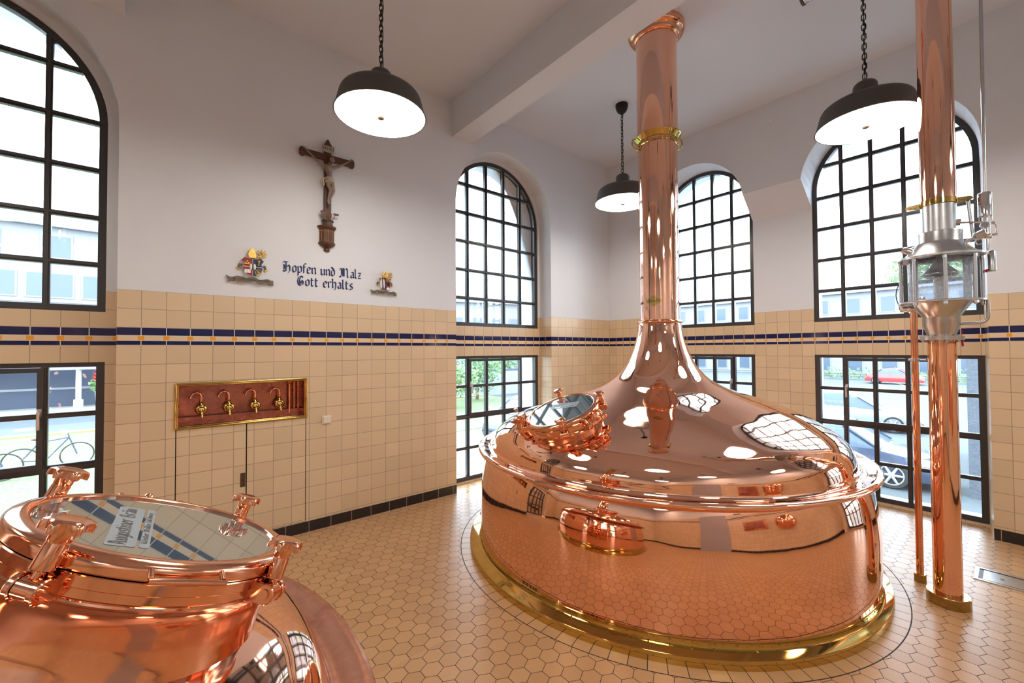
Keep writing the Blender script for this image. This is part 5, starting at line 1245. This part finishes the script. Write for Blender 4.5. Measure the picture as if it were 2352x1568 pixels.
tree('broad_tree', 77, 3.0, G, 11.6, 4.6, 2800, 'leafy tree rising over the classical roof, outside the right-hand arched window', M_LEAFB, 'tree', (1.2, 1.2, 1), .38)
hm = MB()
for k in range(14): leaves(hm, (50, -6+k*1.6, G+.5), 1.0, 120, .14, (.7, 1, .9))
tag(hm.build('clipped_hedge', M_LEAF, smooth=0), 'green hedge in front of the classical building across the car park', 'hedge')
FW = thing('garden_wall', (14, 20.5, G), 'low pale garden wall with dark rail beyond the lawn', 'wall'); MB().box((12.8, 20.4, G), (24, 20.7, .15)).build('wall', M_FACW, FW, smooth=0); MB().box((12.8, 20.38, .15), (24, 20.72, .28)).build('rail', M_FACG, FW, smooth=0)
def car(org, heading, label, mat, L=4.4, wagon=False):
    K = thing('parked_car', (org[0], org[1], G), label, 'car', 'cars parked outside')
    X = Matrix.Translation((org[0], org[1], G)) @ Matrix.Rotation(heading, 4, 'Z')
    W = .86
    def loft(prof_fn, stations, name, m, par):
        mb = MB(X); vs = []; fs = []; n = None
        for x in stations:
            ring = prof_fn(x); n = len(ring); vs += [(x, a, b) for a, b in ring]
        for i in range(len(stations)-1):
            for k in range(n): fs.append((i*n+k, i*n+(k+1) % n, (i+1)*n+(k+1) % n, (i+1)*n+k))
        fs += [tuple(range(n)), tuple(range((len(stations)-1)*n, len(stations)*n))]
        return mb.add(vs, fs).build(name, m, par, smooth=50)
    hl = L/2
    def interp(tbl, x):
        for (x0, v0), (x1, v1) in zip(tbl[:-1], tbl[1:]):
            if x <= x1: 
                t = (x-x0)/(x1-x0); t = max(0, min(1, t)); return v0+(v1-v0)*t
        return tbl[-1][1]
    deck = [(-hl, .62), (-hl+.12, .86), (-hl+.5, .93), (-.2, .93), (.9, .92), (hl-.55, .80), (hl-.12, .68), (hl, .52)]
    wid = [(-hl, .70), (-hl+.25, .83), (0, W), (hl-.5, .83), (hl-.1, .68), (hl, .60)]
    def body(x):
        h = interp(deck, x); w_ = interp(wid, x); return [(-w_*.92, .22), (-w_, .40), (-w_, h*.72), (-w_*.93, h-.04), (-w_*.78, h), (w_*.78, h), (w_*.93, h-.04), (w_, h*.72), (w_, .40), (w_*.92, .22)]
    st_ = [-hl+L*i/26 for i in range(27)]
    bd = loft(body, st_, 'car_body', mat, K)
    r0, r1 = (-hl+.15, -hl+.45) if wagon else (-hl+.55, -hl+1.15)
    roof = [(r0, .90), (r1, 1.36), (-.1, 1.46), (.35, 1.40), (1.15, .90)]
    def cab(x):
        h = interp(roof, x); w_ = .80-.16*max(0, (h-.9)/.5); return [(-.80, .86), (-w_, h-.04), (-w_*.9, h), (w_*.9, h), (w_, h-.04), (.80, .86)]
    loft(cab, [r0+(1.15-r0)*i/18 for i in range(19)], 'glasshouse', M_WGL, bd)
    def rf(x):
        h = interp(roof, x); w_ = .80-.16*max(0, (h-.9)/.5); return [(-w_*1.01, h-.07), (-w_*.93, h+.012), (w_*.93, h+.012), (w_*1.01, h-.07)]
    loft(rf, [r1+(.40-r1)*i/8 for i in range(9)], 'car_roof', mat, bd)
    pm = MB(X)
    for x in (r1+.05, (r1+.4)/2, .42):
        for s_ in (-1, 1):
            x2 = {.42: 1.12}.get(x, x+.03 if x > r1+.1 else r0+.02); pm.tube([(x, s_*.66, 1.36), (x2, s_*.805, .90)], .035, 6)
    pm.build('roof_pillar', mat, bd)
    for sx in (-hl+.78, hl-.85):
        for s_ in (-1, 1):
            wm = MB(X); wm.rev((sx, s_*.62, .32), (0, s_, 0), [(.28, 0), (.315, .03), (.32, .08), (.32, .20), (.30, .235), (.235, .24), (.23, .20)], 28); wh = wm.build('tyre', M_TYRE, K, smooth=40)
            rm = MB(X); rm.rev((sx, s_*.80, .32), (0, s_, 0), [(.06, 0), (.06, .062), (.03, .07)], 16)
            for k in range(6):
                a = 2*pi*k/6; rm.tube([(sx, s_*.855, .32), (sx+.215*cos(a), s_*.85, .32+.215*sin(a))], [.035, .024], 6)
            rm.tube([(sx+.222*cos(a), s_*.85, .32+.222*sin(a)) for a in [2*pi*i/28 for i in range(28)]], .016, 6, closed=True)
            rm.build('wheel_rim', M_RIM, wh, smooth=50)
    for s_ in (-1, 1):
        hm_ = MB(X); hm_.ball((hl-.28, s_*.66, .66), .16, 14, (1.2, .7, .55)); hm_.build('headlamp', M_WHITE, bd, smooth=60)
        hm_ = MB(X); hm_.ball((-hl+.14, s_*.70, .74), .11, 12, (.6, .6, 1)); hm_.build('tail_lamp', M_REDP, bd, smooth=60)
    return K
car((8.35, -1.05), -pi/2, 'dark blue-black car nearest the right-hand window, its front wheel in view', paint('car_dark_blue', (0.04, 0.055, 0.09)))
car((16.8, .35), -pi/2+.1, 'silver estate car parked behind the dark one, outside the right-hand window', paint('car_silver', (0.30, 0.35, 0.44)), 4.7, True)
car((46, 2.9), -pi/2, 'small red car far back by the hedge, outside the right-hand window', paint('car_red', (0.42, 0.05, 0.05)), 4.0)
car((5.6, 8.2), pi+.25, 'dark car on the pale paving outside the window right of the crucifix', paint('car_slate', (0.07, 0.08, 0.10)))
def bicycle(x, y, hd, label):
    K = thing('bicycle', (x, y, G), label, 'bicycle', 'bicycles leaning outside')
    X = Matrix.Translation((x, y, G+.062)) @ Matrix.Rotation(hd, 4, 'Z') @ Matrix.Rotation(radians(6), 4, 'X'); R = .34
    for wx in (-.53, .53):
        w_ = MB(X); w_.tube([(wx+R*cos(a), 0, R+R*sin(a)) for a in [2*pi*i/40 for i in range(40)]], .018, 6, closed=True); wh = w_.build('bicycle_tyre', M_TYRE, K, smooth=60)
        s_ = MB(X)
        for k in range(14): a = 2*pi*k/14; s_.cyl((wx, 0, R), (wx+R*.96*cos(a), 0, R+R*.96*sin(a)), .0035, seg=4, caps=False)
        s_.cyl((wx, -.04, R), (wx, .04, R), .02, seg=8); s_.build('spokes', M_RIM, wh)
    f = MB(X); bbk, seat, head_, rear, frt = (-.08, 0, .28), (-.20, 0, .80), (.36, 0, .86), (-.53, 0, R), (.53, 0, R)
    for a, b in ((bbk, seat), (bbk, head_), (seat, head_), (seat, rear), (bbk, rear), (head_, frt), (head_, (.33, 0, 1.0))): f.tube([a, b], .017, 8)
    f.build('bicycle_frame', M_FACG, K)
    f = MB(X); f.ball((-.22, 0, .90), .13, 10, (1.1, .5, .3)); f.cyl((-.20, 0, .8), (-.22, 0, .9), .014, seg=8); f.build('saddle', M_TYRE, K, smooth=60)
    f = MB(X); f.tube([(.20, -.28, 1.02), (.33, -.20, 1.04), (.34, 0, 1.01), (.33, .20, 1.04), (.20, .28, 1.02)], .013, 8); f.build('handlebar', M_RIM, K, smooth=60)
    f = MB(X); f.cyl((-.08, -.06, .28), (-.08, .06, .28), .03, seg=10); f.tube([(-.08, .07, .28), (.06, .08, .20)], .01, 6); f.tube([(-.08, -.07, .28), (-.22, -.08, .36)], .01, 6); f.build('pedal_crank', M_RIM, K)
bicycle(-8.05, 12.9, .18, 'bicycle on the lawn just behind the left window, its front wheel behind the clamp knob')
bicycle(-9.3, 12.2, .12, 'bicycle farther left on the lawn behind the left window')
